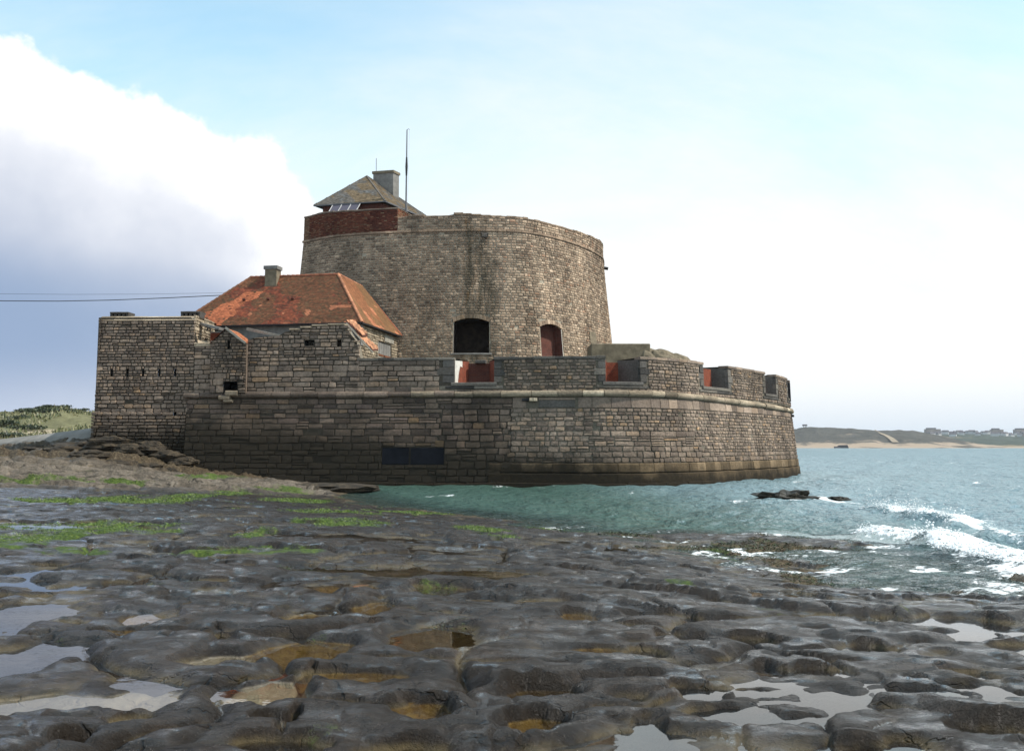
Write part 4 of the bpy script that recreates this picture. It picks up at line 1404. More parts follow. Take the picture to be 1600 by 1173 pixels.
# sloping weathered sill on the lower right shoulder
a, b = b1, b2
V = [FR.p(a, zr - 0.02, 0.1), FR.p(b, zr - 0.02, 0.1), FR.p(b, zr + 0.05, -0.6), FR.p(a, zr + 0.30, -0.6), FR.p(a, zr - 0.25, 0.08), FR.p(b, zr - 0.2, 0.08)]
mesh('shoulder_slab', V, [(0, 1, 2, 3), (4, 5, 1, 0)], M_PALE, bast, tone=[(0.6, 0.6, 0.5)] * 6)
q = b0
while q < b1:
    e = min(q + RG.uniform(0.7, 1.3), b1)
    V = []
    for qq in (q + 0.01, e - 0.01):
        for z, d in ((ZB - 0.24, -0.08), (ZB - 0.22, 0.06), (ZB + 0.02, -0.22), (ZB + 0.14, -0.55), (ZB + 0.12, -1.0)):
            V.append(FR.p(qq, z + RG.uniform(-.015, .015), d))
    mesh('coping_stone', V, [(k, 5 + k, 6 + k, k + 1) for k in range(4)] + [(0, 1, 2, 3, 4), (9, 8, 7, 6, 5)], M_RUB, bast, tone=[(RG.random(), RG.uniform(0.15, 0.6), 0.5)] * 10)
    q = e
V = [FR.p(b0, ZB + 0.08, -0.6), FR.p(b1, ZB + 0.10, -0.6), (rx + 0.1, 78.0, ZB + 0.1), (-28.1, 78.0, ZB + 0.1)]
mesh('flat_roof', V, [(0, 1, 2, 3)], M_GREYC, bast)
for (ua, ub, va, vb) in ((166, 195, 486, 493), (277, 307, 485, 492)):
    qa, qb = F_(ua, 11.4), F_(ub, 11.4)
    z0, z1 = ZB + 0.05, FR.zv(qa, va) + 0.02
    v_ = slab(FR, qa, qb, z1 - 0.13, z1, -0.55, -1.7, 'crenel_slab', M_DARK, bast, tone=(0.1, 0.3, 0.5))
    for k in range(5):
        qk = qa + (qb - qa - 0.16) * k / 4
        slab(FR, qk, qk + 0.16, z0, z1 - 0.13, -0.6, -1.5, 'pier', M_DARK, v_, tone=(0.1, 0.3, 0.5), n=1)
# little slotted block at the return's top
for k in range(2):
    q0 = 2.2 + 0.55 * k
    slab(RT, q0, q0 + 0.22, ZB - 0.62, ZB - 0.22, 0.075, -0.05, 'vent_slot', M_VOID, bast, n=1)  # raised black blocks paint the dark inside of the slots

# ================================================================== gabled turret
tur = thing('gabled_turret', 'narrow stone turret with pointed gable, a slit and a broken hole, beside the bastion', 'turret', (-19.5, 66.3, 6.0))
t0, t1 = F_(331, 8), F_(387, 8)
TF = Wall([FR.p(t0, 6, 0.28)[:2], FR.p(t1, 6, 0.28)[:2]], lambda z: 0.0, smooth=False)
L = TF.L
zE, zP = TF.zv(L / 2, 536), TF.zv(L / 2, 513)
tprof = lambda q: float(np.interp(q, [0, L * 0.43, L], [zE, zP, zE - 0.05]))
slit = (TF.su(355.5, 9.4), TF.su(359, 9.4), TF.zv(L / 2, 545), TF.zv(L / 2, 532))
h0 = (TF.su(349, 7), TF.su(371, 7), 5.95, TF.zv(L / 2, 596))
backing(TF, 0, L, 6.02, tprof, M_MORTAR_D, tur, 'core', holes=[slit, h0], ds=0.2, dz=0.2)
st = lay(TF, 0, L, 7.4, tprof, (0.16, 0.24), (0.22, 0.55), [slit], wig=0.04, gap=0.03, proud=(0, 0.05))
st += lay(TF, 0, L * 0.55, 6.05, 7.4, (0.35, 0.5), (0.4, 0.9), [h0], wig=0.05, gap=0.02, proud=(0, 0.03))
st += lay(TF, L * 0.55, L, 6.05, 7.4, (0.14, 0.28), (0.2, 0.55), [h0], wig=0.08, gap=0.04, proud=(-0.03, 0.10))
emit(st, tur, 'stone', 'rubble_infill', M_SCARP_R, 120)
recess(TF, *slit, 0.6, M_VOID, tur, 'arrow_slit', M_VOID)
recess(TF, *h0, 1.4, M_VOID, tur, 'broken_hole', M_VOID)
# broken cordon stones hanging in the hole
for (uu, zz, w, hh) in ((351, 5.72, 0.75, 0.3), (362, 6.02, 0.8, 0.36), (357, 5.5, 0.6, 0.22)):
    q = TF.su(uu, 6)
    slab(TF, q - w / 2, q + w / 2, zz - hh / 2, zz + hh / 2, 0.16, -0.3, 'fallen_stone', M_PALE, tur, tone=(0.1, 0.35, 0.5), c=0.08)
for q, nm in ((0.0, 'side_wall'), (L, 'side_wall')):
    z_ = zE - 0.04
    V = [TF.p(q, 6.02, -0.02), TF.p(q, z_, -0.02), TF.p(q, z_, -2.2), TF.p(q, 6.02, -2.2)]
    mesh(nm, V, [(0, 1, 2, 3)], M_SCARP_R, tur, tone=[(0.5, 0.5, 0.5)] * 4)

TILE_RED = [(0.225, 0.060, 0.032), (0.165, 0.050, 0.028), (0.26, 0.078, 0.038), (0.13, 0.058, 0.032)]


def tiles_on(P0, ex, ey, inside, tw, th, tonef, mat, parent, name, lift=0.02, thick=0.025):
    """plain tiles laid in courses over a slope: P0 eave corner, ex along the eave, ey up the slope; inside(a, b) -> bool"""
    P0, ex, ey = np.array(P0, float), np.array(ex, float), np.array(ey, float)
    lx, ly = np.linalg.norm(ex), np.linalg.norm(ey)
    ux, uy = ex / lx, ey / ly
    nn = np.cross(ux, uy)
    if nn[2] < 0:
        nn = -nn
    parts = []
    nrow = int(ly / th)
    for r in range(nrow):
        b = (r + 0.5) * th
        off = (0.5 if r % 2 else 0.0) * tw
        for k in range(int(lx / tw) + 1):
            a = k * tw + off + tw / 2
            if not inside(a, b):
                continue
            c = P0 + ux * a + uy * b + nn * lift
            w, l = tw * 0.48, th * 0.72
            j = RG.uniform(-0.008, 0.008)
            jz = RG.uniform(-0.004, 0.006)
            p = [c - ux * w - uy * l + nn * (thick + jz), c + ux * w - uy * l + nn * (thick + jz), c + ux * w + uy * l, c - ux * w + uy * l]
            q = [p[0] - nn * thick, p[1] - nn * thick]
            parts.append(([tuple(v) for v in p + q], [(0, 1, 2, 3), (4, 5, 1, 0)], tonef(c)))
    V, F, T = join(parts)
    return kind(mesh(name, V, F, mat, parent, tone=T), 'stuff')


def rtone(c, base=TILE_RED):
    t = np.array(base[int(RG.integers(0, len(base)))])
    return tuple(np.clip(t * RG.uniform(0.75, 1.2), 0, 1))


# tiled slopes of the turret's roof
apx = TF.p(L * 0.43, zP, 0.12)
for q, nm in ((L, 'tiled_slope'), (0.0, 'tiled_slope')):
    e = np.array(TF.p(q, zE - 0.02, 0.12)); a_ = np.array(apx)
    dep = np.array((*(-TF.nor(0) * 2.3), 0.0))
    if q == 0.0:
        dep = dep * 0.45
    o = mesh(nm, [tuple(e), tuple(a_), tuple(a_ + dep), tuple(e + dep)], [(0, 1, 2, 3)], M_BRICKD, tur)
    n_t = max(1, int(np.linalg.norm(dep) / 0.2))
    tiles_on(e, dep, a_ - e, lambda a, b: a < np.linalg.norm(dep), 0.19, 0.13, lambda c: tuple(np.array((0.50, 0.19, 0.09)) * RG.uniform(0.7, 1.25)), M_TILE, o, 'roof_tiles')
e = np.array(TF.p(L, zE - 0.03, 0.16)); a_ = np.array(TF.p(L * 0.43, zP + 0.03, 0.16))
V, F = beam(e, a_, 0.10, 0.14)
mesh('barge_board', V, F, M_WOOD, tur)

# timber lengths and brick pier around the turret
pier = thing('brick_pier', 'small red brick pier squeezed between the square bastion and the gabled turret', 'pier', (-20.6, 68.2, 8.0))
V, F = obox((-20.45, 69.0), (1, -.05), (.05, 1), 0.48, 0.3, 8.2, 10.35)
mesh('brick_shaft', V, F, M_BRICKW, pier)
V, F = obox((-20.45, 69.0), (1, -.05), (.05, 1), 0.52, 0.34, 10.35, 10.43)
mesh('cap_slab', V, F, M_GREYC, pier)
p0, p1 = at(314, 506, 68.0), at(346, 514, 67.3)
V, F = beam(p0, p1, 0.55, 0.16)
tag(mesh('gutter_slab', V, F, M_GREYC), 'grey stone slab bridging from the bastion to the turret above the brick pier', 'slab')
p0, p1 = at(386, 514, 69.4), at(441, 526, 67.0)
V, F = beam(p0, p1, 0.14, 0.18)
tag(mesh('roof_beam', V, F, M_WOOD), 'pale grey timber beam slanting down from the turret roof behind the ruined wall', 'beam')

# ================================================================== guard house with the red roof
house = thing('guard_house', 'low stone house under a large rust red tile roof with orange patches', 'house', (-16.0, 74.0, 7.0))
zE_ = 11.2
C1 = np.array((-10.55, 69.5))
fx = np.array((-0.982, 0.19)); fy = np.array((0.19, 0.982))
D_R, D_F, RL, RL2 = 2.9, 2.9, 6.9, 5.0
r1 = C1 + fx * D_R + fy * D_F
zr_ = 15.15
r2 = r1 + fx * RL
r3 = r1 + fy * RL2
cL = r2 + fx * 4.6 - fy * D_F
cB = np.array((-8.75, 78.4))
P3 = lambda p, z: np.array((p[0], p[1], z))
roof = mesh('roof', [P3(C1, zE_), P3(cL, zE_), P3(r2, zr_), P3(r1, zr_), P3(cB, zE_), P3(r3, zr_ - 0.1), P3(cL + fy * 9, zE_), P3(r2 + fy * 5, zr_ - 0.1)],
            [(1, 0, 3, 2), (0, 4, 5, 3), (1, 2, 7, 6), (2, 3, 5, 7), (7, 5, 4, 6)], M_BRICKD, house)
for p_, q_ in ((C1, cL), (C1, cB)):
    mesh('fascia', *beam(P3(p_, zE_ - 0.035), P3(q_, zE_ - 0.035), 0.08, 0.13), M_BLACK, roof)
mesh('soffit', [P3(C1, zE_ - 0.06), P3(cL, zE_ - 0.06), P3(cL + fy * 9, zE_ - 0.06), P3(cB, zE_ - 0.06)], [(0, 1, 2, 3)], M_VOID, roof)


def in_poly(u, v, poly):
    c = False
    n = len(poly)
    for i in range(n):
        (x1, y1), (x2, y2) = poly[i], poly[(i + 1) % n]
        if (y1 > v) != (y2 > v) and u < (x2 - x1) * (v - y1) / (y2 - y1) + x1:
            c = not c
    return c


def house_tone(c):
    """rust tiles, mossy upper right, replaced orange ones near the left hip and scattered along the eave"""
    along = float((np.array(c[:2]) - C1) @ fx)
    up = (c[2] - zE_) / (zr_ - zE_)
    t = np.array(TILE_RED[int(RG.integers(0, 4))])
    moss = float(fbm(np.array([along * 0.5]), np.array([up * 2.2]), 500, 4)[0]) + 0.25 * up - 0.02 + (0.10 if 1.5 < along < 6 else 0)
    if moss > 0.10:
        t = t * 0.5 + np.array((0.115, 0.078, 0.036)) * 0.5
    if moss < -0.22:
        t = t * 0.6 + np.array((0.30, 0.080, 0.036)) * 0.4
    mid = 12.3 - up * 4.4
    wob = 0.35 * float(vn(np.array([up * 9]), np.array([3.0]), 501)[0])
    if 0.0 < up < 0.68 and abs(along - mid + wob) < 0.95 + (0.35 if up < 0.3 else 0) - 0.25 * up and RG.random() < 0.93:
        t = np.array((0.47, 0.15, 0.068))
    if float(vn(np.array([along * 1.6]), np.array([up * 9.0]), 502)[0]) > 0.66 and up < 0.4 and along < 9:
        t = np.array((0.42, 0.16, 0.08))
    return tuple(np.clip(t * RG.uniform(0.75, 1.22), 0, 1))


ex = P3(cL, 0) - P3(C1, 0)
LF_ = np.linalg.norm(ex)
ey = (P3(r1, zr_) - P3(r1 - fy * D_F, zE_))
ly = np.linalg.norm(ey)
tiles_on(P3(C1, zE_), ex, ey, lambda a, b: a > D_R * b / ly + 0.0 and a < LF_ - 4.6 * b / ly and b < ly, 0.19, 0.125, house_tone, M_TILE, roof, 'roof_tiles')


def side_tone(c):
    t = np.array((0.30, 0.125, 0.055)) * RG.uniform(0.75, 1.2)
    along = float((np.array(c[:2]) - C1) @ fy)
    up = (c[2] - zE_) / (zr_ - zE_)
    if float(fbm(np.array([along * 0.6]), np.array([up * 2.0]), 510, 3)[0]) > 0.0:
        t = t * 0.5 + np.array((0.16, 0.115, 0.05)) * 0.5
    if float(vn(np.array([along * 1.1]), np.array([up * 5.0]), 511)[0]) > 0.5 and up < 0.55:
        t = np.array((0.50, 0.20, 0.10)) * RG.uniform(0.8, 1.2)
    return tuple(np.clip(t, 0, 1))


exs = P3(cB, 0) - P3(C1, 0)
Ls = np.linalg.norm(exs)
us = exs / Ls
foot = P3(C1, zE_) + us * float((P3(r1, 0) - P3(C1, 0)) @ us)
eys = P3(r1, zr_) - foot
lys = np.linalg.norm(eys)
ao = float((P3(r1, 0) - P3(C1, 0)) @ us)
bo = float((P3(r3, 0) - P3(C1, 0)) @ us)
tiles_on(P3(C1, zE_), exs, eys, lambda a, b: a > ao * b / lys and a < Ls - (Ls - bo) * b / lys, 0.19, 0.125, side_tone, M_TILE, roof, 'roof_tiles')
# ridge and hip tiles, each its own half round
def ridge(p, q, col):
    p, q = np.array(p, float), np.array(q, float)
    n = int(np.linalg.norm(q - p) / 0.36)
    for k in range(n):
        a, b = p + (q - p) * k / n, p + (q - p) * (k + 1.05) / n
        V, F = tube([a + (0, 0, 0.01), b + (0, 0, 0.03)], [0.10, 0.12], 7)
        c = np.array(col) * RG.uniform(0.7, 1.25)
        mesh('ridge_tile', V, F, M_TILE, roof, tone=[tuple(c)] * len(V))
ridge(P3(r1, zr_), P3(r2, zr_), (0.27, 0.10, 0.055))
ridge(P3(C1, zE_), P3(r1, zr_), (0.44, 0.19, 0.10))
ridge(P3(r1, zr_), P3(r3, zr_ - 0.1), (0.34, 0.14, 0.075))
ridge(P3(cB, zE_), P3(r3, zr_ - 0.1), (0.26, 0.085, 0.045))
ridge(P3(cL, zE_), P3(r2, zr_), (0.22, 0.10, 0.055))
for along, up in ((9.6, 0.50), (7.7, 0.50), (5.8, 0.50)):
    p = P3(C1 + fx * along + fy * D_F * up, zE_ + (zr_ - zE_) * up)
    nn_ = np.array((*(-fy * 0.8), 0.6))
    V, F = beam(p + nn_ * 0.02, p + nn_ * 0.22, 0.20, 0.12)
    mesh('vent_tile', V, F, M_BRICKD, roof)
# chimney
cc = r1 + fx * 5.05 - fy * 0.25
V, F = obox(cc, fx, fy, 0.46, 0.40, zr_ - 1.1, 15.62)
ch = mesh('chimney', V, F, M_CONC, house)
V, F = obox(cc, fx, fy, 0.54, 0.48, 15.62, 15.88)
mesh('chimney_cap', V, F, M_GREYC, ch)
# sunlit end wall with its boarded door
w0 = C1 + fx * 0.25 + fy * 0.35
GW = Wall([w0, w0 + fy * 8.6], smooth=False)
gs = lambda u: GW.su(u, 9.5)
dr = (gs(591), gs(612), 7.0, 10.35)
dr2 = (gs(601), gs(614.5), 10.42, 10.98)
backing(GW, 0, GW.L, 7.0, zE_ - 0.01, M_MORTAR, house, 'end_wall', holes=[dr])
st = lay(GW, 0, GW.L, 7.0, zE_ - 0.1, (0.15, 0.24), (0.25, 0.6), [dr, dr2], wig=0.05, split=0.1, gap=0.03, proud=(0, 0.05))
emit(st, house, 'stone', 'rubble_infill', M_RUB, 90, 30)
slab(GW, dr2[0], dr2[1], dr2[2], dr2[3], 0.03, -0.1, 'lintel_slab', M_WOOD, house, n=1)
FWw = Wall([cL - fx * 0.3 + fy * 0.35, w0], smooth=False)
backing(FWw, 0, FWw.L, 7.0, zE_ - 0.01, M_GREYC, house, 'front_wall', d=0.0)
slab(GW, 0.0, 0.55, 9.6, zE_ - 0.1, 0.06, -0.3, 'quoin_stone', M_GREYC, house, n=1)
door = mesh('door', *join([(GW_ := [GW.p(q, z, d) for q in dr[:2] for z in (dr[2], dr[3]) for d in (-0.22, -0.16)], [(0, 1, 3, 2), (4, 6, 7, 5), (1, 5, 7, 3)], 0)])[:2], M_BLACK, house)
dw = dr[1] - dr[0]
for k in range(6):
    a = dr[0] + dw * k / 6 + 0.015 + (0.04 if k == 3 else 0)
    b = dr[0] + dw * (k + 1) / 6 - 0.015
    slab(GW, a, b, 7.05, 9.25, -0.10, -0.16, 'plank', M_WOOD, door, n=1, c=0.01)
    slab(GW, a, b, 9.42, 10.3, -0.10, -0.16, 'plank', M_GREYC, door, n=1, c=0.01)
M_RUST = plain_mat('rusty iron', (0.20, 0.075, 0.035), 0.8, 0.3, 8.0)
for a, b in ((dr[0], dr[0] + dw * 0.47), (dr[0] + dw * 0.53, dr[1])):
    slab(GW, a, b, 9.27, 9.40, -0.06, -0.16, 'rusty_bar', M_RUST, door, n=1, c=0.01)

# broken lean-to roof against the end of the upper wall
lean = thing('broken_lean_to', 'collapsed strip of orange tiled lean-to roof sloping beside the boarded door', 'roof remnant', (-11.0, 68.0, 9.5))
a0, a1 = np.array(at(541, 505, 67.6)), np.array(at(583, 543, 68.4))
bk = np.array((0.28, 0.5, 0.08))
for k, (f0, f1, z_) in enumerate(((0.0, 0.60, 0.10), (0.26, 1.0, -0.24))):
    p0 = a0 + (a1 - a0) * f0 + np.array((0, 0, z_)); p1 = a0 + (a1 - a0) * f1 + np.array((0, 0, z_))
    V, F = box8([tuple(p0), tuple(p1), tuple(p1 + bk), tuple(p0 + bk), tuple(p0 + (0, 0, .09)), tuple(p1 + (0, 0, .09)), tuple(p1 + bk + (0, 0, .09)), tuple(p0 + bk + (0, 0, .09))])
    o = mesh('broken_slope', V, F, M_BRICKD, lean)
    Lb = np.linalg.norm(p1 - p0)
    tiles_on(p0 + (0, 0, .08), bk, p1 - p0, lambda a, b: RG.random() < 0.9, 0.18, 0.16, lambda c: tuple(np.array((0.50, 0.24, 0.13)) * RG.uniform(0.6, 1.3)), M_TILE, o, 'roof_tiles', thick=0.04)
V, F = beam(a0 + (0, -.05, .0), a1 + (0, -.05, -0.35), 0.10, 0.12)
mesh('rafter', V, F, M_WOOD, lean)

# ================================================================== the round tower
ZT = zat(79.0, 360.0)
kv = lambda v: (zat(100.0, v) - H) / 100.0
TP = []
for u, v in ((474, 378.4), (522, 369.5), (585, 364.5), (621, 363.0), (679, 361.0), (741, 360), (804, 361.5), (835, 365), (866, 371.5), (892, 379), (913, 387), (930, 395.5), (941, 404)):
    y_ = (ZT - H) / kv(v)
    TP.append(at(u, v, y_)[:2])
TP += [(8.75, 95.0), (8.75, 99.5), (7.9, 104.5), (5.5, 109.0), (1.0, 112.5)]
TB = lambda z: (ZT - z) * 0.098 if z < ZT else (ZT - z) * 0.03
TW = Wall(TP, TB)
Ts = lambda u, z: TW.su(u, z)
tower = thing('round_tower', 'massive round grey stone tower narrowing upward, with two arched gun openings, behind the sea wall', 'tower', (-3.0, 92.0, 7.0))
tE = TW.su(958, 9.0) + 9.0
sa, sb = Ts(708, 9.0), Ts(764.5, 9.0)
za_, zc_ = TW.zv(sa, 552), TW.zv(sa, 496.5)
sc, sd = Ts(848, 9.0), Ts(882, 9.0)
zd_, ze_ = TW.zv(sc, 560), TW.zv(sc, 504)
holesT = [(sa, sb, za_, zc_), (sc, sd, zd_, ze_)]
VT = 0.34
backing(TW, 0, tE, 6.9, ZT, M_MORTAR_T, tower, 'core', holes=holesT)


def tower_tone(W, q, z):
    u = (q - Ts(640, 12)) / 10.0
    rust = 1 if RG.random() < 0.05 else 0
    r = 0.97 if rust else RG.random() * 0.93
    g = RG.normal(0.45, 0.15) + (0.35 if RG.random() < 0.025 else 0) - (0.25 if RG.random() < 0.05 else 0)
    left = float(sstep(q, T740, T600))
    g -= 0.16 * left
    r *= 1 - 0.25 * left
    return (r, float(np.clip(g, 0, 1)), RG.random())


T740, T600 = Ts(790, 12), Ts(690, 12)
hst = [(sa - 0.06, sb + 0.06, za_, zc_ + VT), (sc - 0.06, sd + 0.06, zd_, ze_ + VT)]
st = lay(TW, 0, tE, 6.95, ZT - 0.10, (0.175, 0.24), (0.25, 0.50), hst, wig=0.03, split=0.02, miss=0.003, gap=0.032, proud=(0.0, 0.03), tone=tower_tone)
emit(st, tower, 'stone', 'stone_facing', M_TOWER, 300, 20, small=True)
# string course
q = 0.0
while q < tE:
    e = min(q + RG.uniform(0.55, 1.1), tE)
    slab(TW, q + 0.01, e - 0.01, ZT - 0.09, ZT + 0.09, 0.13 + RG.uniform(-.015, .015), -0.1, 'string_stone', M_TOWER, tower, tone=(RG.uniform(0.1, 0.5), RG.uniform(0.25, 0.5), 0.5), n=1)
    q = e
sBr = Ts(621, ZT)
# low stone parapet
tp = [(621, 339), (650, 337), (679, 336), (707, 335.5), (709.5, 332.5), (740, 334), (772, 336), (807, 338), (851, 348), (897, 359), (929, 371.5), (944, 384)]
tq = [Ts(u, ZT + 1) for u, v in tp]
tz = [TW.zv(q, v) for q, (u, v) in zip(tq, tp)]
tq.append(tE); tz.append(tz[-1])
ztop_t = lambda q: float(np.interp(q, tq, tz))
rough_t = lambda q: ztop_t(q) + 0.05 * float(vn(np.array([q * 1.3]), np.array([0.3]), 77)[0])
backing(TW, sBr, tE, ZT, lambda q: ztop_t(q) - 0.03, M_MORTAR_T, tower, 'parapet_core', ds=0.4, dz=0.3)
st = lay(TW, sBr, tE, ZT + 0.10, lambda q: ztop_t(q) - 0.05, (0.17, 0.24), (0.25, 0.55), wig=0.03, gap=0.03, proud=(0, 0.04), tone=tower_tone)
q = sBr
while q < tE - 0.3:       # rough cap stones
    e = min(q + RG.uniform(0.4, 0.9), tE)
    zt_ = rough_t((q + e) / 2)
    slab(TW, q + 0.012, e - 0.012, zt_ - 0.16, zt_ + RG.uniform(-.04, .05), 0.05 + RG.uniform(-.03, .03), -0.9, 'cap_stone', M_TOWER, tower, tone=(RG.uniform(0.0, 0.5), RG.uniform(0.2, 0.5), 0.5), n=1, c=0.04)
    q = e
emit(st, tower, 'parapet_stone', 'parapet_facing', M_TOWER, 0, 30, small=True)
# taller brick parapet on the left
zb_l = TW.zv(0.0, 338)
zbp = [(0.0, TW.zv(0.0, 339)), (Ts(500, ZT + 2), TW.zv(Ts(500, ZT + 2), 332.5)), (Ts(560, ZT + 2), TW.zv(Ts(560, ZT + 2), 328)), (sBr, TW.zv(sBr, 324.5))]
zb_t = lambda q: float(np.interp(q, *zip(*zbp)))
backing(TW, 0, sBr, ZT, lambda q: zb_t(q) - 0.05, M_BRICKD, tower, 'brick_core', ds=0.4, dz=0.3)


def brick_tone(W, q, z):
    n = float(fbm(np.array([q * 0.5]), np.array([z * 0.7]), 520, 3)[0])
    r = RG.uniform(0.3, 0.95) if n > -0.05 else RG.uniform(0.0, 0.45)
    if q < Ts505 or (RG.random() < 0.10):
        r = RG.uniform(0.9, 1.0)
    return (r, float(np.clip(RG.normal(0.42, 0.2) + 0.25 * (n < -0.2), 0, 1)), 0.5)


Ts505 = Ts(484, ZT + 1)
st = lay(TW, 0, sBr, ZT + 0.10, lambda q: zb_t(q) - 0.14, (0.085, 0.10), (0.22, 0.30), wig=0.006, split=0, gap=0.018, proud=(0, 0.012), tone=brick_tone)
emit(st, tower, 'brick', 'brickwork', M_BRICK, 0, small=True)
q = 0.0
while q < sBr - 0.1:
    e = min(q + RG.uniform(0.7, 1.2), sBr)
    z = zb_t((q + e) / 2)
    slab(TW, q + 0.01, e - 0.01, z - 0.13, z + RG.uniform(-.02, .02), 0.06, -0.8, 'coping_stone', M_SCARP_R, tower, tone=(0.3, 0.35, 0.5), n=1)
    q = e
x0, y0, _ = TW.p(sBr, ZT + 1)
BR = Wall([(x0, y0), (x0 + 1.25, y0 + 4.0)], smooth=False)
zz = zb_t(sBr)
backing(BR, 0, BR.L, ZT, zz - 0.1, M_MORTAR, tower, 'brick_core')
st = lay(BR, 0, BR.L, ZT + 0.1, zz - 0.06, (0.09, 0.11), (0.2, 0.3), wig=0.006, split=0, gap=0.018, proud=(0, 0.012), tone=lambda W, q, z: (RG.uniform(0.85, 1.0) if RG.random() < 0.6 else RG.uniform(0.3, 0.8), RG.uniform(0.4, 0.9), 0.5))
emit(st, tower, 'brick', 'brickwork', M_BRICK, 0, small=True)
slab(BR, 0.0, BR.L, zz - 0.06, zz + 0.03, 0.05, -0.4, 'coping_stone', M_SCARP_R, tower, tone=(0.3, 0.4, 0.5), n=2)
GO = Wall([(-13.5, 106.0), TP[0]], TB, smooth=False)
backing(GO, 0, GO.L, 6.9, zb_l - 0.05, M_TOWER, tower, 'gorge_wall', d=-0.02)
V = [TW.p(q, ZT + 0.15, -0.3) for q in np.linspace(0, TW.L, 40)] + [GO.p(0, ZT + 0.15)]
mesh('platform', V, [tuple(range(len(V)))], M_TERR, tower)
V = [TW.p(q, ztop_t(q) - 0.05, -0.02) for q in np.linspace(sBr, tE, 40)]
V += [TW.p(q, ztop_t(q) - 0.05, -0.9) for q in np.linspace(sBr, tE, 40)] + [TW.p(q, ZT + 0.15, -0.95) for q in np.linspace(sBr, tE, 40)]
mesh('parapet_top', V, [(i, i + 1, 41 + i, 40 + i) for i in range(39)] + [(40 + i, 41 + i, 81 + i, 80 + i) for i in range(39)], M_MORTAR_T, tower, tone=[(.5, .5, .5)] * 120)
# arched openings: voussoirs, vault, sill
for (h0, h1, g0, g1), rise, dep, mb in ((holesT[0], 0.32, 3.2, M_INSIDE), (holesT[1], 0.30, 0.75, M_BRICKD)):
    m_, hw = (h0 + h1) / 2, (h1 - h0) / 2
    crv = lambda q: g1 - 0.02 - rise * min(1.0, abs((q - m_) / hw)) ** 2.2
    n = 9
    for k in range(n):
        qa, qb = h0 - 0.05 + (h1 - h0 + 0.10) * k / n, h0 - 0.05 + (h1 - h0 + 0.10) * (k + 1) / n
        fan = lambda q: m_ + (q - m_) * 1.06
        t = (RG.random() * 0.9, RG.uniform(0.3, 0.6), 0.5)
        V = []
        for d in (-0.25, 0.03):
            V += [TW.p(qa + 0.01, crv(qa), d), TW.p(qb - 0.01, crv(qb), d), TW.p(fan(qb) - 0.01, crv(qb) + VT, d), TW.p(fan(qa) + 0.01, crv(qa) + VT, d)]
        V, F = box8(V)
        mesh('voussoir', V, F, M_TOWER, tower, tone=[t] * 8)
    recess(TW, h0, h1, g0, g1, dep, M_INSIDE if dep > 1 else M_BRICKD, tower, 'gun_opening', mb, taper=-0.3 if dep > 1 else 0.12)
    slab(TW, h0 - 0.2, h1 + 0.2, g0 - 0.12, g0 + 0.02, 0.08, -0.5, 'sill_stone', M_GREYC, tower, tone=(0.5, 0.6, 0.5))
pa = Ts(926, 9.2)
slab(TW, pa, pa + 1.3, TW.zv(pa, 536), TW.zv(pa, 517), 0.05, -0.1, 'plaster_patch', M_CONC, tower)
q = Ts(757, ZT)
slab(TW, q - 0.22, q + 0.22, ZT - 0.62, ZT - 0.34, 0.38, -0.1, 'spout', M_DARK, tower, tone=(0.3, 0.4, 0.5), n=1)
slab(TW, q - 0.30, q + 0.30, ZT - 0.34, ZT - 0.22, 0.25, -0.1, 'spout_hood', M_DARK, tower, tone=(0.3, 0.3, 0.5), n=1)
q = Ts(943, ZT) + 0.5
V, F = tube([TW.p(q, ZT - 0.42, 0.0), TW.p(q, ZT - 0.50, 0.42)], 0.15, 8)
mesh('iron_lamp', V, F, M_BLACK, tower)

# ================================================================== roofed lodge on the tower
M_SLATE = plain_mat('lichened roof tile', (1.0, 1.0, 1.0), 0.9, 0.3, 4.0, tone=True)
lodge = thing('roofed_lodge', 'small brick lodge with a brown pyramid roof on top of the round tower', 'lodge', (-12.0, 89.0, ZT))
A = np.array(at(602, 314, 85.0)); B = np.array(at(490, 321.5, 86.6)); C = np.array((-7.3, 93.2, A[2]))
zev = (A[2] + B[2]) / 2
A[2] = B[2] = C[2] = zev
D = B + (C - A)
AP = np.array(at(573, 275.5, 89.6))
hx = (B - A) / np.linalg.norm(B - A); hy = (C - A) / np.linalg.norm(C - A)
rf = mesh('roof', [tuple(v) for v in (A, B, D, C, AP)], [(0, 1, 4), (1, 2, 4), (2, 3, 4), (3, 0, 4)], M_BRICKD, lodge)
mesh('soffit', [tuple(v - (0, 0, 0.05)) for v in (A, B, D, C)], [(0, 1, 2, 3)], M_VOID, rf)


def lodge_tone(c):
    n = float(fbm(np.array([c[0] * 0.9 + c[1] * 0.5]), np.array([c[2] * 1.2]), 530, 4)[0])
    t = np.array((0.165, 0.146, 0.124)) if n < 0.15 else np.array((0.205, 0.150, 0.090))
    if n < -0.25:
        t = np.array((0.17, 0.165, 0.155))
    if RG.random() < 0.07:
        t = t * 0.6
    return tuple(t * RG.uniform(0.75, 1.2))


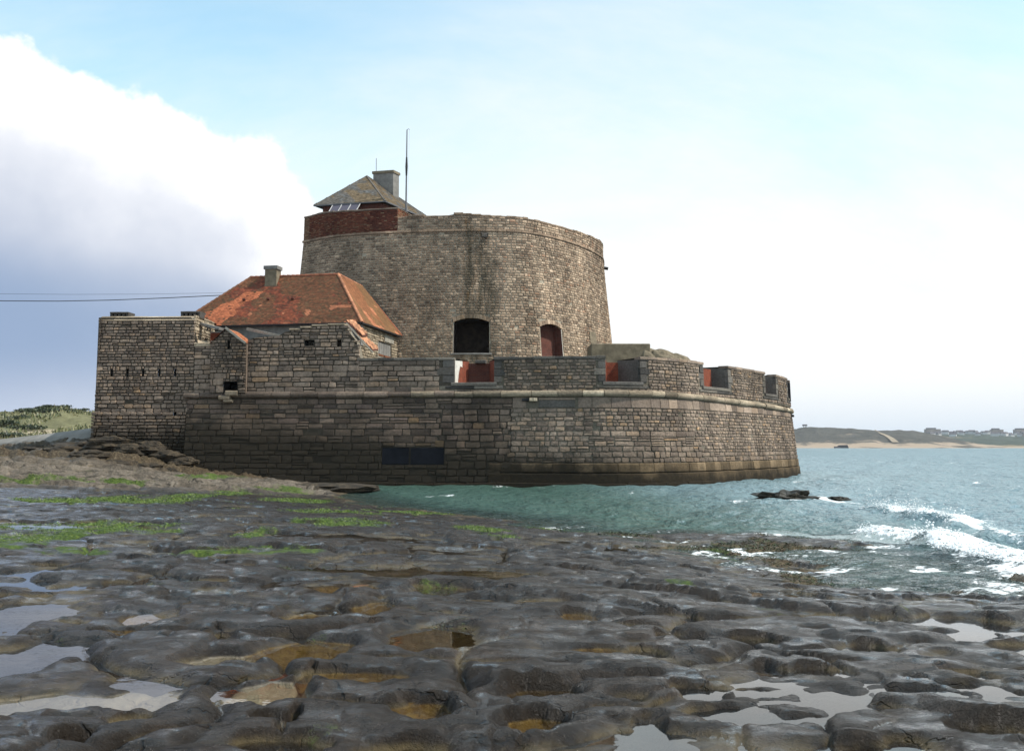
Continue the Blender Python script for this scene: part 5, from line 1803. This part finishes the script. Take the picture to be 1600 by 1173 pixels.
for P, Q in ((A, B), (A, C), (B, D), (C, D)):
    ex = Q - P
    L = np.linalg.norm(ex)
    uu = ex / L
    a0 = float((AP - P) @ uu)
    ey = AP - (P + uu * a0)
    ly = np.linalg.norm(ey)
    tiles_on(P, ex, ey, (lambda a0, L, ly: lambda a, b: a0 * b / ly < a < L - (L - a0) * b / ly)(a0, L, ly), 0.22, 0.14, lodge_tone, M_SLATE, rf, 'roof_tiles')
    V, F = beam(P + (0, 0, .02), AP + (0, 0, .03), 0.16, 0.07)
    if P is A and Q is B or P is B or P is C:
        mesh('hip_tile', V, F, M_SLATE, rf, tone=[(0.11, 0.095, 0.08)] * len(V))
V, F = beam(A + (0, 0, -.03), B + (0, 0, -.03), 0.10, 0.10)
mesh('gutter', V, F, M_METAL, rf)
V, F = beam(A + (0, 0, -.03), C + (0, 0, -.03), 0.10, 0.10)
mesh('gutter', V, F, M_METAL, rf)
a_, b_, c_, d_ = A + hx * 0.45 + hy * 0.45, B - hx * 0.6 + hy * 0.45, C + hx * 0.45 - hy * 0.45, D - hx * 0.6 - hy * 0.45
V = []
for p in (a_, b_, d_, c_):
    V += [(p[0], p[1], ZT + 0.1), (p[0], p[1], zev - 0.05)]
mesh('brick_wall', V, [(0, 1, 3, 2), (2, 3, 5, 4), (4, 5, 7, 6), (6, 7, 1, 0)], M_BRICKD, lodge)
M_GLASS, t_ = new_mat('dusty glazing')
out(t_, (0.115, 0.10, 0.125), 0.25, None, spec=0.6)
M_BAR = plain_mat('pale glazing bar', (0.62, 0.60, 0.58), 0.6, 0.15, 6.0)
g0 = np.array(at(563, 316.5, 85.55)); g1 = np.array(at(520, 319.5, 86.1))
g0[2] = g1[2] = zev - 0.10
drop_ = -hy * 0.62 + np.array((0, 0, -1.25)) + hx * 0.3
sky_ = mesh('skylight', *beam(g0 + (0, 0, .03), g1 + (0, 0, .03), 0.1, 0.08), M_METAL, lodge)
for k in range(4):
    p, q = g0 + (g1 - g0) * k / 3.0, g0 + (g1 - g0) * (k + 1) / 3.0
    V, F = beam(p - hy * 0.03, p + drop_ - hy * 0.03, 0.06, 0.06)
    mesh('glazing_bar', V, F, M_BAR, sky_)
    if k < 3:
        nn_ = np.cross(q - p, drop_)
        nn_ = nn_ / np.linalg.norm(nn_) * 0.012
        V, F = box8([tuple(v) for v in (p + nn_, q + nn_, q + drop_ + nn_, p + drop_ + nn_, p - nn_, q - nn_, q + drop_ - nn_, p + drop_ - nn_)])
        mesh('pane', V, F, M_GLASS, sky_)
# tall rendered chimney
cc = np.array((-11.65, 90.6))
zt_ = zat(89.8, 269.5)
V, F = obox(cc, hx[:2], hy[:2], 0.98, 0.52, zev + 0.4, zt_)
ch = mesh('chimney', V, F, M_GREYC, lodge)
V, F = obox(cc, hx[:2], hy[:2], 1.06, 0.60, zt_, zt_ + 0.24)
mesh('chimney_cap', V, F, M_CONC, ch)
V, F = obox(cc + hy[:2] * 0.57 - hx[:2] * 0.5, hx[:2], hy[:2], 0.45, 0.06, zev + 0.9, zev + 1.15)
mesh('lead_flashing', V, F, M_WHITE, ch)
V, F = tube([(cc[0] + 0.95 * hx[0], cc[1], zt_ + 0.2), (cc[0] + 0.95 * hx[0], cc[1], zt_ + 1.55)], 0.028, 6)
tag(mesh('antenna_rod', V, F, M_METAL), 'thin short antenna rod standing on the chimney of the tower lodge', 'antenna')

# flag pole
fp = thing('flag_pole', 'tall thin bare flag pole with a rope, rising beside the lodge on the round tower', 'flag pole', (*at(634, 326, 85.0)[:2], ZT))
p0 = np.array(at(634, 326, 85.0)); p1 = np.array(at(636, 203, 85.0))
p0[2] = ZT
V, F = tube([tuple(p0), tuple(p0 * 0.45 + p1 * 0.55), tuple(p1)], [0.085, 0.065, 0.045], 8)
mesh('pole', V, F, M_METAL, fp)
pm0, pm1 = p0 + (p1 - p0) * 0.60, p0 + (p1 - p0) * 0.76
V, F = tube([tuple(pm0), tuple((pm0 + pm1) / 2), tuple(pm1)], [0.075, 0.11, 0.07], 8)
mesh('furled_cover', V, F, M_BLACK, fp)
V, F = tube([tuple(p1), tuple(p1 + (0.12, 0, 0.08)), tuple(p1 + (0.22, 0, 0.02))], 0.02, 6)
mesh('pulley', V, F, M_METAL, fp)
V, F = tube([tuple(p1 + (0.22, 0, 0.0)), tuple((p0 + p1) / 2 + (0.17, 0, 0)), tuple(p0 + (0.1, 0, 1.2))], 0.008, 4)
mesh('rope', V, F, M_BAR, fp)

# concrete gun platform between tower and parapet
gp = thing('gun_platform', 'long block of brown weathered concrete with a crumbling end, on the battery below the tower', 'gun platform', (8.5, 76.0, 7.0))
zt_ = zat(75.0, 536.5)
V, F = obox((8.2, 76.6), (1, 0.02), (-0.02, 1), 2.25, 1.6, 7.0, zt_)
o = mesh('concrete_block', V, F, M_CONC, gp)
bm_ = o.modifiers.new('bevel', 'BEVEL'); bm_.width = 0.08; bm_.segments = 2


def lump(c, r, seed, n=14, m=9, amp=0.25, flat=0.0, sc=1.0):
    V, F = [], []
    P = []
    for i in range(m + 1):
        th = math.pi * i / m
        for k in range(n):
            ph = 2 * math.pi * k / n
            P.append((math.sin(th) * math.cos(ph), math.sin(th) * math.sin(ph), math.cos(th)))
    P = np.array(P)
    # seamless noise on the sphere from three planes
    nz = fbm(P[:, 0] * 1.7 * sc + seed, P[:, 1] * 1.7 * sc + P[:, 2] * 1.3, seed, 4) + 0.6 * vn(P[:, 2] * 3 * sc, P[:, 0] * 2.5 + seed, seed + 3)
    R = 1 + amp * nz
    for i in range(len(P)):
        V.append((c[0] + P[i, 0] * r[0] * R[i], c[1] + P[i, 1] * r[1] * R[i], c[2] + P[i, 2] * r[2] * R[i] * (1 if P[i, 2] > 0 else 0.7)))
    for i in range(m):
        for k in range(n):
            F.append((i * n + k, (i + 1) * n + k, (i + 1) * n + (k + 1) % n, i * n + (k + 1) % n))
    return V, F


for c, r, s_ in (((11.3, 76.0, 8.9), (1.35, 1.3, 0.95), 3), ((12.6, 76.4, 8.55), (1.2, 1.2, 1.0), 5), ((10.4, 75.7, 8.6), (0.9, 1.0, 1.4), 9)):
    V, F = lump(c, r, s_, 18, 12, 0.22)
    mesh('crumbled_end', V, F, M_CONC, gp, smooth=False)

# ================================================================== rocks
def rock_obj_mat():
    m, t = new_mat('brown outcrop rock')
    p = t.n('ShaderNodeNewGeometry').outputs['Position']
    n1 = t.noise(p, 2.2, 8.0, 0.7)
    n2 = t.noise(p, 12.0, 6.0, 0.7)
    c = t.ramp(t.m('ADD', t.m('MULTIPLY', n1, 0.6), t.m('MULTIPLY', n2, 0.4)),
               [(0.36, (0.010, 0.008, 0.005)), (0.5, (0.038, 0.027, 0.015)), (0.62, (0.11, 0.08, 0.046)), (0.75, (0.07, 0.07, 0.022))])
    out(t, c, 0.75, t.m('ADD', n2, t.m('MULTIPLY', n1, 0.8)), 0.15, 0.9, 0.4)
    return m


M_OUT = rock_obj_mat()
M_WEED = plain_mat('dark wet weed', (0.022, 0.018, 0.008), 0.55, 0.6, 9.0, spec=0.5, bump=0.05)
BLD = [(168, 690, 66.0, 1.5, 0.8, 'rounded brown boulder nearest the corner of the square bastion'), (200, 700, 65.6, 1.3, 0.75, 'brown boulder with overhanging front below the five slits'),
       (232, 694, 65.9, 1.2, 0.6, 'dark brown boulder tight against the bastion foot'), (262, 708, 65.4, 1.1, 0.6, 'mossy dark boulder under the drain hole of the bastion'),
       (288, 716, 65.2, 1.0, 0.55, 'black weedy boulder where the bastion meets the sea wall'), (145, 706, 64.6, 1.4, 0.55, 'flat tan boulder just left of the bastion'),
       (185, 722, 63.4, 1.5, 0.5, 'low undercut tan boulder before the bastion'), (225, 726, 63.2, 1.2, 0.45, 'low brown boulder half sunk in the pale ledge'),
       (262, 732, 63.0, 0.9, 0.4, 'small brown boulder at the right end of the outcrop'), (120, 694, 67.0, 1.6, 0.6, 'long dark boulder under the causeway end'),
       (95, 700, 66.0, 1.2, 0.5, 'small brown boulder under the middle of the causeway'), (60, 697, 68.5, 1.5, 0.5, 'grey boulder under the causeway near the left edge')]
for i, (u, v, y, r, h, lab) in enumerate(BLD):
    x, y, z = at(u, v, y)
    V, F = lump((x, y, z - 0.28), (r, r * 0.7, h * 0.8), 20 + i * 7, 34, 22, 0.30, sc=1.15)
    tag(mesh('boulder', V, F, M_OUT), lab, 'boulder', 'boulders at the foot of the bastion')
for (x, y, r, h, lab, s_) in ((12.8, 46.6, (1.5, 0.7, 0.36), 0.0, 'low black weedy rock awash in the sea right of the sea wall', 31), (15.2, 46.9, (0.55, 0.35, 0.12), 0.0, 'flat weedy rock just breaking the surface beside the larger black one', 37)):
    V, F = lump((x, y, 0.02), r, s_, 36, 18, 0.5, sc=2.2)
    tag(mesh('weedy_rock', V, F, M_WEED), lab, 'rock', 'weedy rocks awash')
x, y = ground_at(500, 764, 0.15)
V, F = lump((x + 0.6, y + 0.6, 0.12), (2.6, 1.3, 0.36), 61, 28, 12, 0.22, sc=2.0)
tag(mesh('flat_rock', V, F, M_OUT), 'flat brown rock ledge at the water edge below the dark end of the sea wall', 'rock')

# ------------------------------------------------------------------ sea weeds on the shelf
def weed(name, mask, n, hmin, hmax, cols, label, ymin, ymax, lean):
    vis = (np.abs(X / np.maximum(Y, 1)) < 0.62) & (Y > ymin) & (Y < ymax)
    w = mask * vis * Y ** 1.0
    w = np.where(mask > 0.42, w, 0)
    idx = rng.choice(len(X), n, p=w / w.sum())
    sx, sy = X[idx] + rng.normal(size=n) * 0.02, Y[idx] + rng.normal(size=n) * 0.02
    sz = Z[idx] - 0.01
    hh = (hmin + (hmax - hmin) * rng.random(n)) * np.clip(Y[idx] / 22, 0.45, 1.6)
    an = rng.random(n) * 2 * math.pi
    wd = hh * (0.10 + 0.12 * rng.random(n))
    dx, dy = np.cos(an) * wd, np.sin(an) * wd
    lx, ly = rng.normal(size=n) * hh * lean, rng.normal(size=n) * hh * lean
    V = np.zeros((n, 4, 3))
    V[:, 0] = np.stack([sx - dx, sy - dy, sz], 1)
    V[:, 1] = np.stack([sx + dx, sy + dy, sz], 1)
    V[:, 2] = np.stack([sx + dx * 0.7 + lx, sy + dy * 0.7 + ly, sz + hh * 0.8], 1)
    V[:, 3] = np.stack([sx - dx * 0.4 + lx * 1.5, sy - dy * 0.4 + ly * 1.5, sz + hh], 1)
    me = bpy.data.meshes.new(name)
    me.vertices.add(4 * n)
    me.vertices.foreach_set('co', V.astype(np.float32).ravel())
    me.loops.add(4 * n)
    me.loops.foreach_set('vertex_index', np.arange(4 * n, dtype=np.int32))
    me.polygons.add(n)
    me.polygons.foreach_set('loop_start', np.arange(0, 4 * n, 4, dtype=np.int32))
    me.polygons.foreach_set('loop_total', np.full(n, 4, np.int32))
    me.update(calc_edges=True)
    ca = np.array(cols)[rng.integers(0, len(cols), n)] * (0.6 + 0.8 * rng.random((n, 1)))
    a = me.attributes.new('tone', 'FLOAT_COLOR', 'POINT')
    t4 = np.ones((n, 4, 4), np.float32)
    t4[:, :, :3] = ca[:, None, :]
    a.data.foreach_set('color', t4.ravel())
    o = link(name, me, None, M_LEAF)
    kind(o, 'stuff')
    tag(o, label, 'seaweed')


m, t_ = new_mat('weed blade')
at__ = t_.n('ShaderNodeAttribute', attribute_name='tone').outputs[0]
out(t_, at__, 0.5, None, spec=0.4)
M_LEAF = m
weed('green_seaweed', ATT['green'], 44000, 0.012, 0.04, [(0.08, 0.145, 0.015), (0.13, 0.195, 0.025), (0.045, 0.085, 0.012), (0.18, 0.22, 0.05)], 'bright green weed growing in the hollows of the rock shelf', 19, 50, 0.8)
dk = np.clip(ATT['green'] * (ATT['ochre'] > 0.2) * 2, 0, 1)
weed('dark_seaweed', np.maximum(dk, (ATT['brown'] > 0.4) * (Z < 0.25) * (Z > -0.10) * (Y < 32) * 0.8), 14000, 0.02, 0.06, [(0.020, 0.028, 0.010), (0.03, 0.022, 0.010), (0.04, 0.06, 0.015)], 'dark brown and green weed fringing the pools and the outer reef', 5, 40, 1.0)

# ------------------------------------------------------------------ causeway, dune and shrubs on the left
P_ = [(-62, 92, 2.75), (-50, 86, 2.85), (-41.5, 80.5, 3.05), (-36, 77.0, 3.45), (-31.5, 74.5, 3.85), (-27.5, 73.2, 4.15)]
V, F = [], []
for i, (x, y, z) in enumerate(P_):
    for dx, dy, dz in ((1.0, -2.6, -1.5), (0.45, -1.1, -0.35), (0, 0, 0), (-1.2, 3.5, 0.05), (-1.5, 4.2, -1.2)):
        V.append((x + dx * 0.6, y + dy, z + dz))
    if i:
        F += [(5 * i - 5 + k, 5 * i + k, 5 * i + k + 1, 5 * i - 4 + k) for k in range(4)]
kind(mesh('causeway', V, F, M_CAUSE), 'structure')

dcrest = [(-120, 641), (-60, 644), (0, 646), (20, 646), (40, 643.5), (60, 640.5), (80, 638), (100, 638), (115, 641), (128, 643.5), (142, 645.5), (170, 646), (230, 650), (330, 660)]


def dune_mat(name, c_grass, c_sand, sc, lowz, hiz):
    m, t = new_mat(name)
    p = t.n('ShaderNodeNewGeometry').outputs['Position']
    x, y, z = t.xyz(p)
    n1 = t.noise(p, sc, 7.0, 0.65)
    n2 = t.noise(p, sc * 6, 6.0, 0.7)
    n3 = t.noise(p, sc * 22, 4.0, 0.7)
    n2 = t.m('ADD', t.m('MULTIPLY', n2, 0.55), t.m('MULTIPLY', n3, 0.45))
    g = t.ramp(n2, [(0.36, tuple(v * 0.55 for v in c_grass)), (0.5, c_grass), (0.64, tuple(v * 1.6 for v in c_grass))])
    s = t.m('ADD', t.m('MULTIPLY', t.ss(z, hiz, lowz), 0.55), t.m('MULTIPLY', t.m('SUBTRACT', n1, 0.5), 2.2))
    c = t.mix(t.ss(s, 0.22, 0.50), g, c_sand)
    out(t, c, 0.95, n2, 0.6 / sc * 0.05, 0.6, 0.1)
    return m


NU, NV = 120, 60
V = []
for j in range(NV):
    f = j / (NV - 1)
    for i in range(NU):
        u = -200 + 560 * i / (NU - 1)
        yc_ = 205.0
        y = 98 + (330 - 98) * f
        zc2 = zat(yc_, float(np.interp(u, *zip(*dcrest))))
        x = (u - 800) / FPX * (y if y < yc_ else y)
        hh = 2.7 + (zc2 - 2.7) * float(sstep(y, 112, yc_)) * (1 - 0.5 * float(sstep(y, yc_ + 5, 330)))
        V.append((x, y, hh))
V = np.array(V)
am_ = sstep(V[:, 1], 110, 150)
V[:, 2] += am_ * (0.75 * fbm(V[:, 0] * 0.09, V[:, 1] * 0.07, 601, 4) + 0.22 * fbm(V[:, 0] * 0.5, V[:, 1] * 0.4, 602, 3))
M_DUNE = dune_mat('dune grass', (0.135, 0.128, 0.066), (0.36, 0.30, 0.21), 0.10, 2.5, 6.0)
kind(grid_mesh('dune_hill', V, NV, NU, M_DUNE), 'structure')
DV = V


def dune_z(x, y):
    k = np.argmin((DV[:, 0] - x) ** 2 + (DV[:, 1] - y) ** 2)
    return DV[k, 2]


def shrub_mesh(w, d, h, n, seed, cols):
    r = np.random.default_rng(seed)
    V, F, T = [], [], []
    lob = [(r.normal() * w * 0.35, r.normal() * d * 0.3, h * r.uniform(0.3, 0.65), r.uniform(0.3, 0.55)) for _ in range(7)]
    for k in range(n):
        lx, ly, lz, lr = lob[r.integers(0, len(lob))]
        v = r.normal(size=3); v /= np.linalg.norm(v)
        rad = lr * r.uniform(0.55, 1.05)
        c = np.array((lx + v[0] * w * rad, ly + v[1] * d * rad, max(0.05, lz + v[2] * h * rad * 0.8)))
        s = r.uniform(0.10, 0.26)
        a = r.normal(size=3); a /= np.linalg.norm(a)
        b = np.cross(a, r.normal(size=3)); b /= np.linalg.norm(b)
        i = len(V)
        V += [tuple(c - a * s), tuple(c - b * s * 0.6), tuple(c + a * s), tuple(c + b * s * 0.6)]
        F.append((i, i + 1, i + 2, i + 3))
        t = np.array(cols[r.integers(0, len(cols))]) * r.uniform(0.6, 1.3)
        T += [tuple(t)] * 4
    return V, F, T


SH = [(14, 660, 3.0, 'dark green shrub on the dune at the left edge of the photo'), (34, 657, 2.8, 'low grey green shrub second from the left on the dune slope'), (52, 651, 2.6, 'round dark shrub half way up the dune'),
      (57, 645, 2.2, 'dark bush on the dune crest, left of the summit clump'), (74, 640, 1.8, 'dark tuft of shrub on the dune summit, left one of two'), (97, 639.5, 1.9, 'dark tuft of shrub on the dune summit, right one of two'),
      (66, 655, 3.2, 'large grey green shrub in the middle of the dune'), (84, 650, 2.8, 'bluish green shrub right of the large middle one'), (111, 648, 2.2, 'round shrub furthest right on the dune, nearest the bastion'),
      (25, 668, 3.0, 'dark low shrub at the dune foot above the causeway'), (14, 644.5, 1.0, 'tiny dark bush alone on the far left skyline of the dune'), (97, 655, 2.4, 'grey green shrub low on the dune right of centre'), (44, 664, 2.6, 'dark creeping shrub low on the dune left of centre')]
for i, (u, v, w, lab) in enumerate(SH):
    y = 205 if v < 647 else 205 - (v - 646) * 3.2
    x, _, _ = at(u, v, y)
    z = dune_z(x, y)
    V, F, T = shrub_mesh(w * 1.25, w, w * 0.30, 700, 700 + i, [(0.030, 0.048, 0.022), (0.050, 0.066, 0.032), (0.022, 0.032, 0.018), (0.07, 0.08, 0.035)])
    V = [(a + x, b + y, c + z - 0.1) for a, b, c in V]
    sh = thing('shrub', lab, 'shrub', (x, y, z), 'shrubs on the dune')
    mesh('crown', V, F, M_LEAF, sh, tone=T)
    V, F = tube([(x, y, z - 0.3), (x + 0.1, y, z + w * 0.3)], [0.1, 0.05], 5)
    mesh('stem', V, F, M_WOOD, sh)

# marram grass on the dune
def dune_grass(n):
    G = DV.reshape(NV, NU, 3)
    jj, ii = rng.integers(6, NV - 25, n), rng.integers(0, NU - 1, n)
    a, b = rng.random(n)[:, None], rng.random(n)[:, None]
    P = (G[jj, ii] * (1 - a) + G[jj, ii + 1] * a) * (1 - b) + (G[jj + 1, ii] * (1 - a) + G[jj + 1, ii + 1] * a) * b
    m = fbm(P[:, 0] * 0.10, P[:, 1] * 0.08, 640, 3) > -0.12
    P = P[m]
    n = len(P)
    an = rng.random(n) * 6.28
    h = 0.25 + 0.45 * rng.random(n)
    w = 0.10 + 0.16 * rng.random(n)
    V = np.zeros((n, 3, 3))
    V[:, 0] = P + np.stack([-np.cos(an) * w, -np.sin(an) * w, 0 * w - 0.05], 1)
    V[:, 1] = P + np.stack([np.cos(an) * w, np.sin(an) * w, 0 * w - 0.05], 1)
    V[:, 2] = P + np.stack([rng.normal(size=n) * 0.2, rng.normal(size=n) * 0.2, h], 1)
    T = np.repeat(np.array([(0.12, 0.125, 0.05), (0.17, 0.155, 0.075), (0.085, 0.10, 0.045)])[rng.integers(0, 3, n)] * (0.6 + 0.7 * rng.random((n, 1))), 3, 0)
    o = mesh('dune_grass', V.reshape(-1, 3), [(3 * i, 3 * i + 1, 3 * i + 2) for i in range(n)], M_LEAF, tone=T)
    kind(o, 'stuff')
    tag(o, 'dry olive marram grass covering the dune on the left', 'grass')


dune_grass(10000)

# overhead cables
for pts, r, lab in (([(-130, 466), (0, 470.0), (90, 470.5), (170, 469), (260, 465.5), (352, 461)], 0.030, 'thick black overhead cable running left from the red roof'), ([(-130, 455), (0, 459.0), (110, 460), (230, 459.5), (352, 457.5)], 0.010, 'thin faint overhead wire just above the thick cable')):
    V, F = tube([at(u, v, 76.5) for u, v in pts], r, 5)
    tag(mesh('overhead_cable', V, F, M_BLACK), lab, 'cable')

# ------------------------------------------------------------------ the far shore
def ridge_land(name, crest, r0, r1, mat, seed, amp, nu=260, nv=40, u0=1080, u1=2000, sil=0.72):
    V = []
    for j in range(nv):
        f = j / (nv - 1)
        y = r0 + (r1 - r0) * f
        for i in range(nu):
            u = u0 + (u1 - u0) * i / (nu - 1)
            zc2 = zat(r0 + (r1 - r0) * sil, float(np.interp(u, *zip(*crest)))) 
            x = (u - 800) / FPX * y
            if f < 0.08:
                s = -0.4 + 2.4 * f / 0.08
            else:
                g = (f - 0.08) / (sil - 0.08)
                s = 2.0 + max(zc2 - 2.0, 0) * float(sstep(min(g, 1.0), -0.25, 1.0) * 1.0 if g < 1 else 1 - 0.2 * (g - 1))
            V.append((x, y, s))
    V = np.array(V)
    k = np.clip((V[:, 2] - 2) / 10, 0, 1)
    V[:, 2] += k * amp * fbm(V[:, 0] * 0.018, V[:, 1] * 0.012, seed, 5, 0.55)
    return kind(grid_mesh(name, V, nv, nu, mat), 'structure'), V


M_COAST = dune_mat('far dune scrub', (0.075, 0.070, 0.058), (0.34, 0.265, 0.195), 0.016, 2.0, 15.0)
M_COAST2 = dune_mat('far hill fields', (0.050, 0.058, 0.036), (0.22, 0.17, 0.10), 0.006, 2.0, 10.0)
c1 = [(1080, 670), (1200, 670), (1243, 672.5), (1256, 669.5), (1275, 668.5), (1300, 669.5), (1330, 671.5), (1358, 671), (1375, 672.5), (1400, 672), (1425, 673), (1450, 677), (1475, 682), (1500, 688), (1530, 693), (1570, 697.5), (1620, 699.5), (2000, 700)]
_, HV1 = ridge_land('far_dune_hill', c1, 1380, 1760, M_COAST, 611, 7.0)
c2 = [(1080, 678), (1380, 679), (1420, 678), (1450, 678), (1500, 679), (1550, 679.5), (1600, 679), (1700, 680), (2000, 686)]
_, HV2 = ridge_land('far_town_hill', c2, 2350, 3300, M_COAST2, 621, 6.0)


def hill_z(V_, x, y):
    k = np.argmin((V_[:, 0] - x) ** 2 + (V_[:, 1] - y) ** 2)
    return float(V_[k, 2])


# the pale track and sand slide running down the near hill
V = []
tr_ = [(1366, 674, 0.62), (1372, 678, 0.52), (1378, 682, 0.43), (1384, 686, 0.34), (1392, 689.5, 0.25), (1398, 692, 0.18)]
for i, (u, v, f) in enumerate(tr_):
    y = 1380 + 380 * f
    x = (u - 800) / FPX * y
    w = 1.0 + i * 0.8
    for sx in (-w, w):
        V.append((x + sx, y, hill_z(HV1, x + sx, y) + 1.2))
kind(mesh('sand_track', V, [(2 * i, 2 * i + 1, 2 * i + 3, 2 * i + 2) for i in range(len(tr_) - 1)], plain_mat('blown sand', (0.34, 0.27, 0.19), 0.95, 0.15, 0.05)), 'structure')

M_FARW = plain_mat('far white wall', (0.62, 0.60, 0.58), 0.9, 0.1, 0.2)
M_FARB = plain_mat('far brown wall', (0.28, 0.22, 0.18), 0.9, 0.1, 0.2)
M_FARR = plain_mat('far slate roof', (0.10, 0.085, 0.085), 0.9, 0.2, 0.2)


def far_house(w, d, h, rh, mw):
    o = thing('far_house', 'small pale house in the distant town across the bay', 'house', (0, 0, 0), 'houses of the distant town')
    V, F = obox((0, 0), (1, 0), (0, 1), w / 2, d / 2, -4, h)
    mesh('wall', V, F, mw, o)
    V = [(-w * .55, -d * .55, h), (w * .55, -d * .55, h), (w * .55, d * .55, h), (-w * .55, d * .55, h), (-w * .5, 0, h + rh), (w * .5, 0, h + rh)]
    mesh('roof', V, [(0, 1, 5, 4), (2, 3, 4, 5), (0, 4, 3), (1, 2, 5), (3, 2, 1, 0)], M_FARR, o)
    return o


protos = [far_house(13, 9, 6, 4.5, M_FARW), far_house(18, 10, 7, 5, M_FARW), far_house(11, 9, 7, 5, M_FARB)]
used = [False] * 3
hr = random.Random(4)
for k in range(34):
    u = 1452 + 170 * k / 33 + hr.uniform(-3, 3)
    f = hr.uniform(0.50, 0.72)
    y = 2350 + 950 * f
    x = (u - 800) / FPX * y
    z = hill_z(HV2, x, y)
    j = hr.choice((0, 0, 1, 2))
    if not used[j]:
        o = protos[j]
        used[j] = True
    else:
        o = protos[j].copy()
        COL.objects.link(o)
        for chd in protos[j].children:
            c = chd.copy()
            COL.objects.link(c)
            c.parent = o
    o.location = (x, y, z)
    o.rotation_euler = (0, 0, hr.uniform(-0.6, 0.6))
for (u, w, h, lab) in ((1456, 44, 17, 'large pale block of flats highest at the left end of the distant town'), (1556, 34, 15, 'broad block standing above the middle of the distant town'), (1594, 40, 14, 'large block at the right edge of the distant town skyline')):
    y = 3060
    x = (u - 800) / FPX * y
    z = hill_z(HV2, x, y)
    o = thing('apartment_block', lab, 'building', (x, y, z))
    V, F = obox((x, y), (1, 0), (0, 1), w / 2, 9, z - 4, z + h)
    mesh('wall', V, F, M_FARB, o)
    V, F = obox((x - w * 0.1, y), (1, 0), (0, 1), w * 0.3, 6, z + h, z + h + 4)
    mesh('roof', V, F, M_FARR, o)
# lookout hut on the near hill, bunker on the beach
y = 1380 + 380 * 0.70
x = (1257 - 800) / FPX * y
z = hill_z(HV1, x, y)
o = thing('lookout_hut', 'tiny lookout hut on posts on the far hilltop right of the fort', 'hut', (x, y, z))
for sx in (-2, 2):
    V, F = beam((x + sx, y, z - 1), (x + sx, y, z + 3), 0.6, 0.6, (0, 1, 0))
    mesh('post', V, F, M_FARR, o)
V, F = obox((x, y), (1, 0), (0, 1), 3.4, 2.4, z + 2.6, z + 5.2)
mesh('cabin', V, F, M_FARR, o)
y = 1384.0
x = (1315 - 800) / FPX * y
o = thing('beach_bunker', 'dark ruined concrete bunker on the far beach at the water edge', 'bunker', (x, y, 0))
V, F = box8([(x - 8, y - 4, -1), (x + 8, y - 4, -1), (x + 8, y + 5, -1), (x - 8, y + 5, -1), (x - 5.5, y - 3, 4.0), (x + 6, y - 3, 4.4), (x + 5, y + 4, 4.2), (x - 5, y + 4, 3.8)])
mesh('hull', V, F, M_BLACK, o)
V, F = obox((x - 8.5, y - 2), (1, .2), (-.2, 1), 3.0, 2.5, -1, 2.2)
mesh('broken_slab', V, F, M_FARR, o)

# ------------------------------------------------------------------ sea haze
V, F = box8([(-2500, -400, -4), (6500, -400, -4), (6500, 7200, -4), (-2500, 7200, -4), (-2500, -400, 75), (6500, -400, 75), (6500, 7200, 75), (-2500, 7200, 75)])
hz = mesh('haze', V, F)
m = bpy.data.materials.new('haze')
m.use_nodes = True
t_ = NT(m.node_tree)
pv = t_.n('ShaderNodeVolumePrincipled', {'Color': (0.78, 0.88, 1.0, 1), 'Density': 0.00007, 'Anisotropy': 0.2})
t_.n('ShaderNodeOutputMaterial', {'Volume': pv.outputs[0]})
hz.data.materials.append(m)
kind(hz, 'stuff')
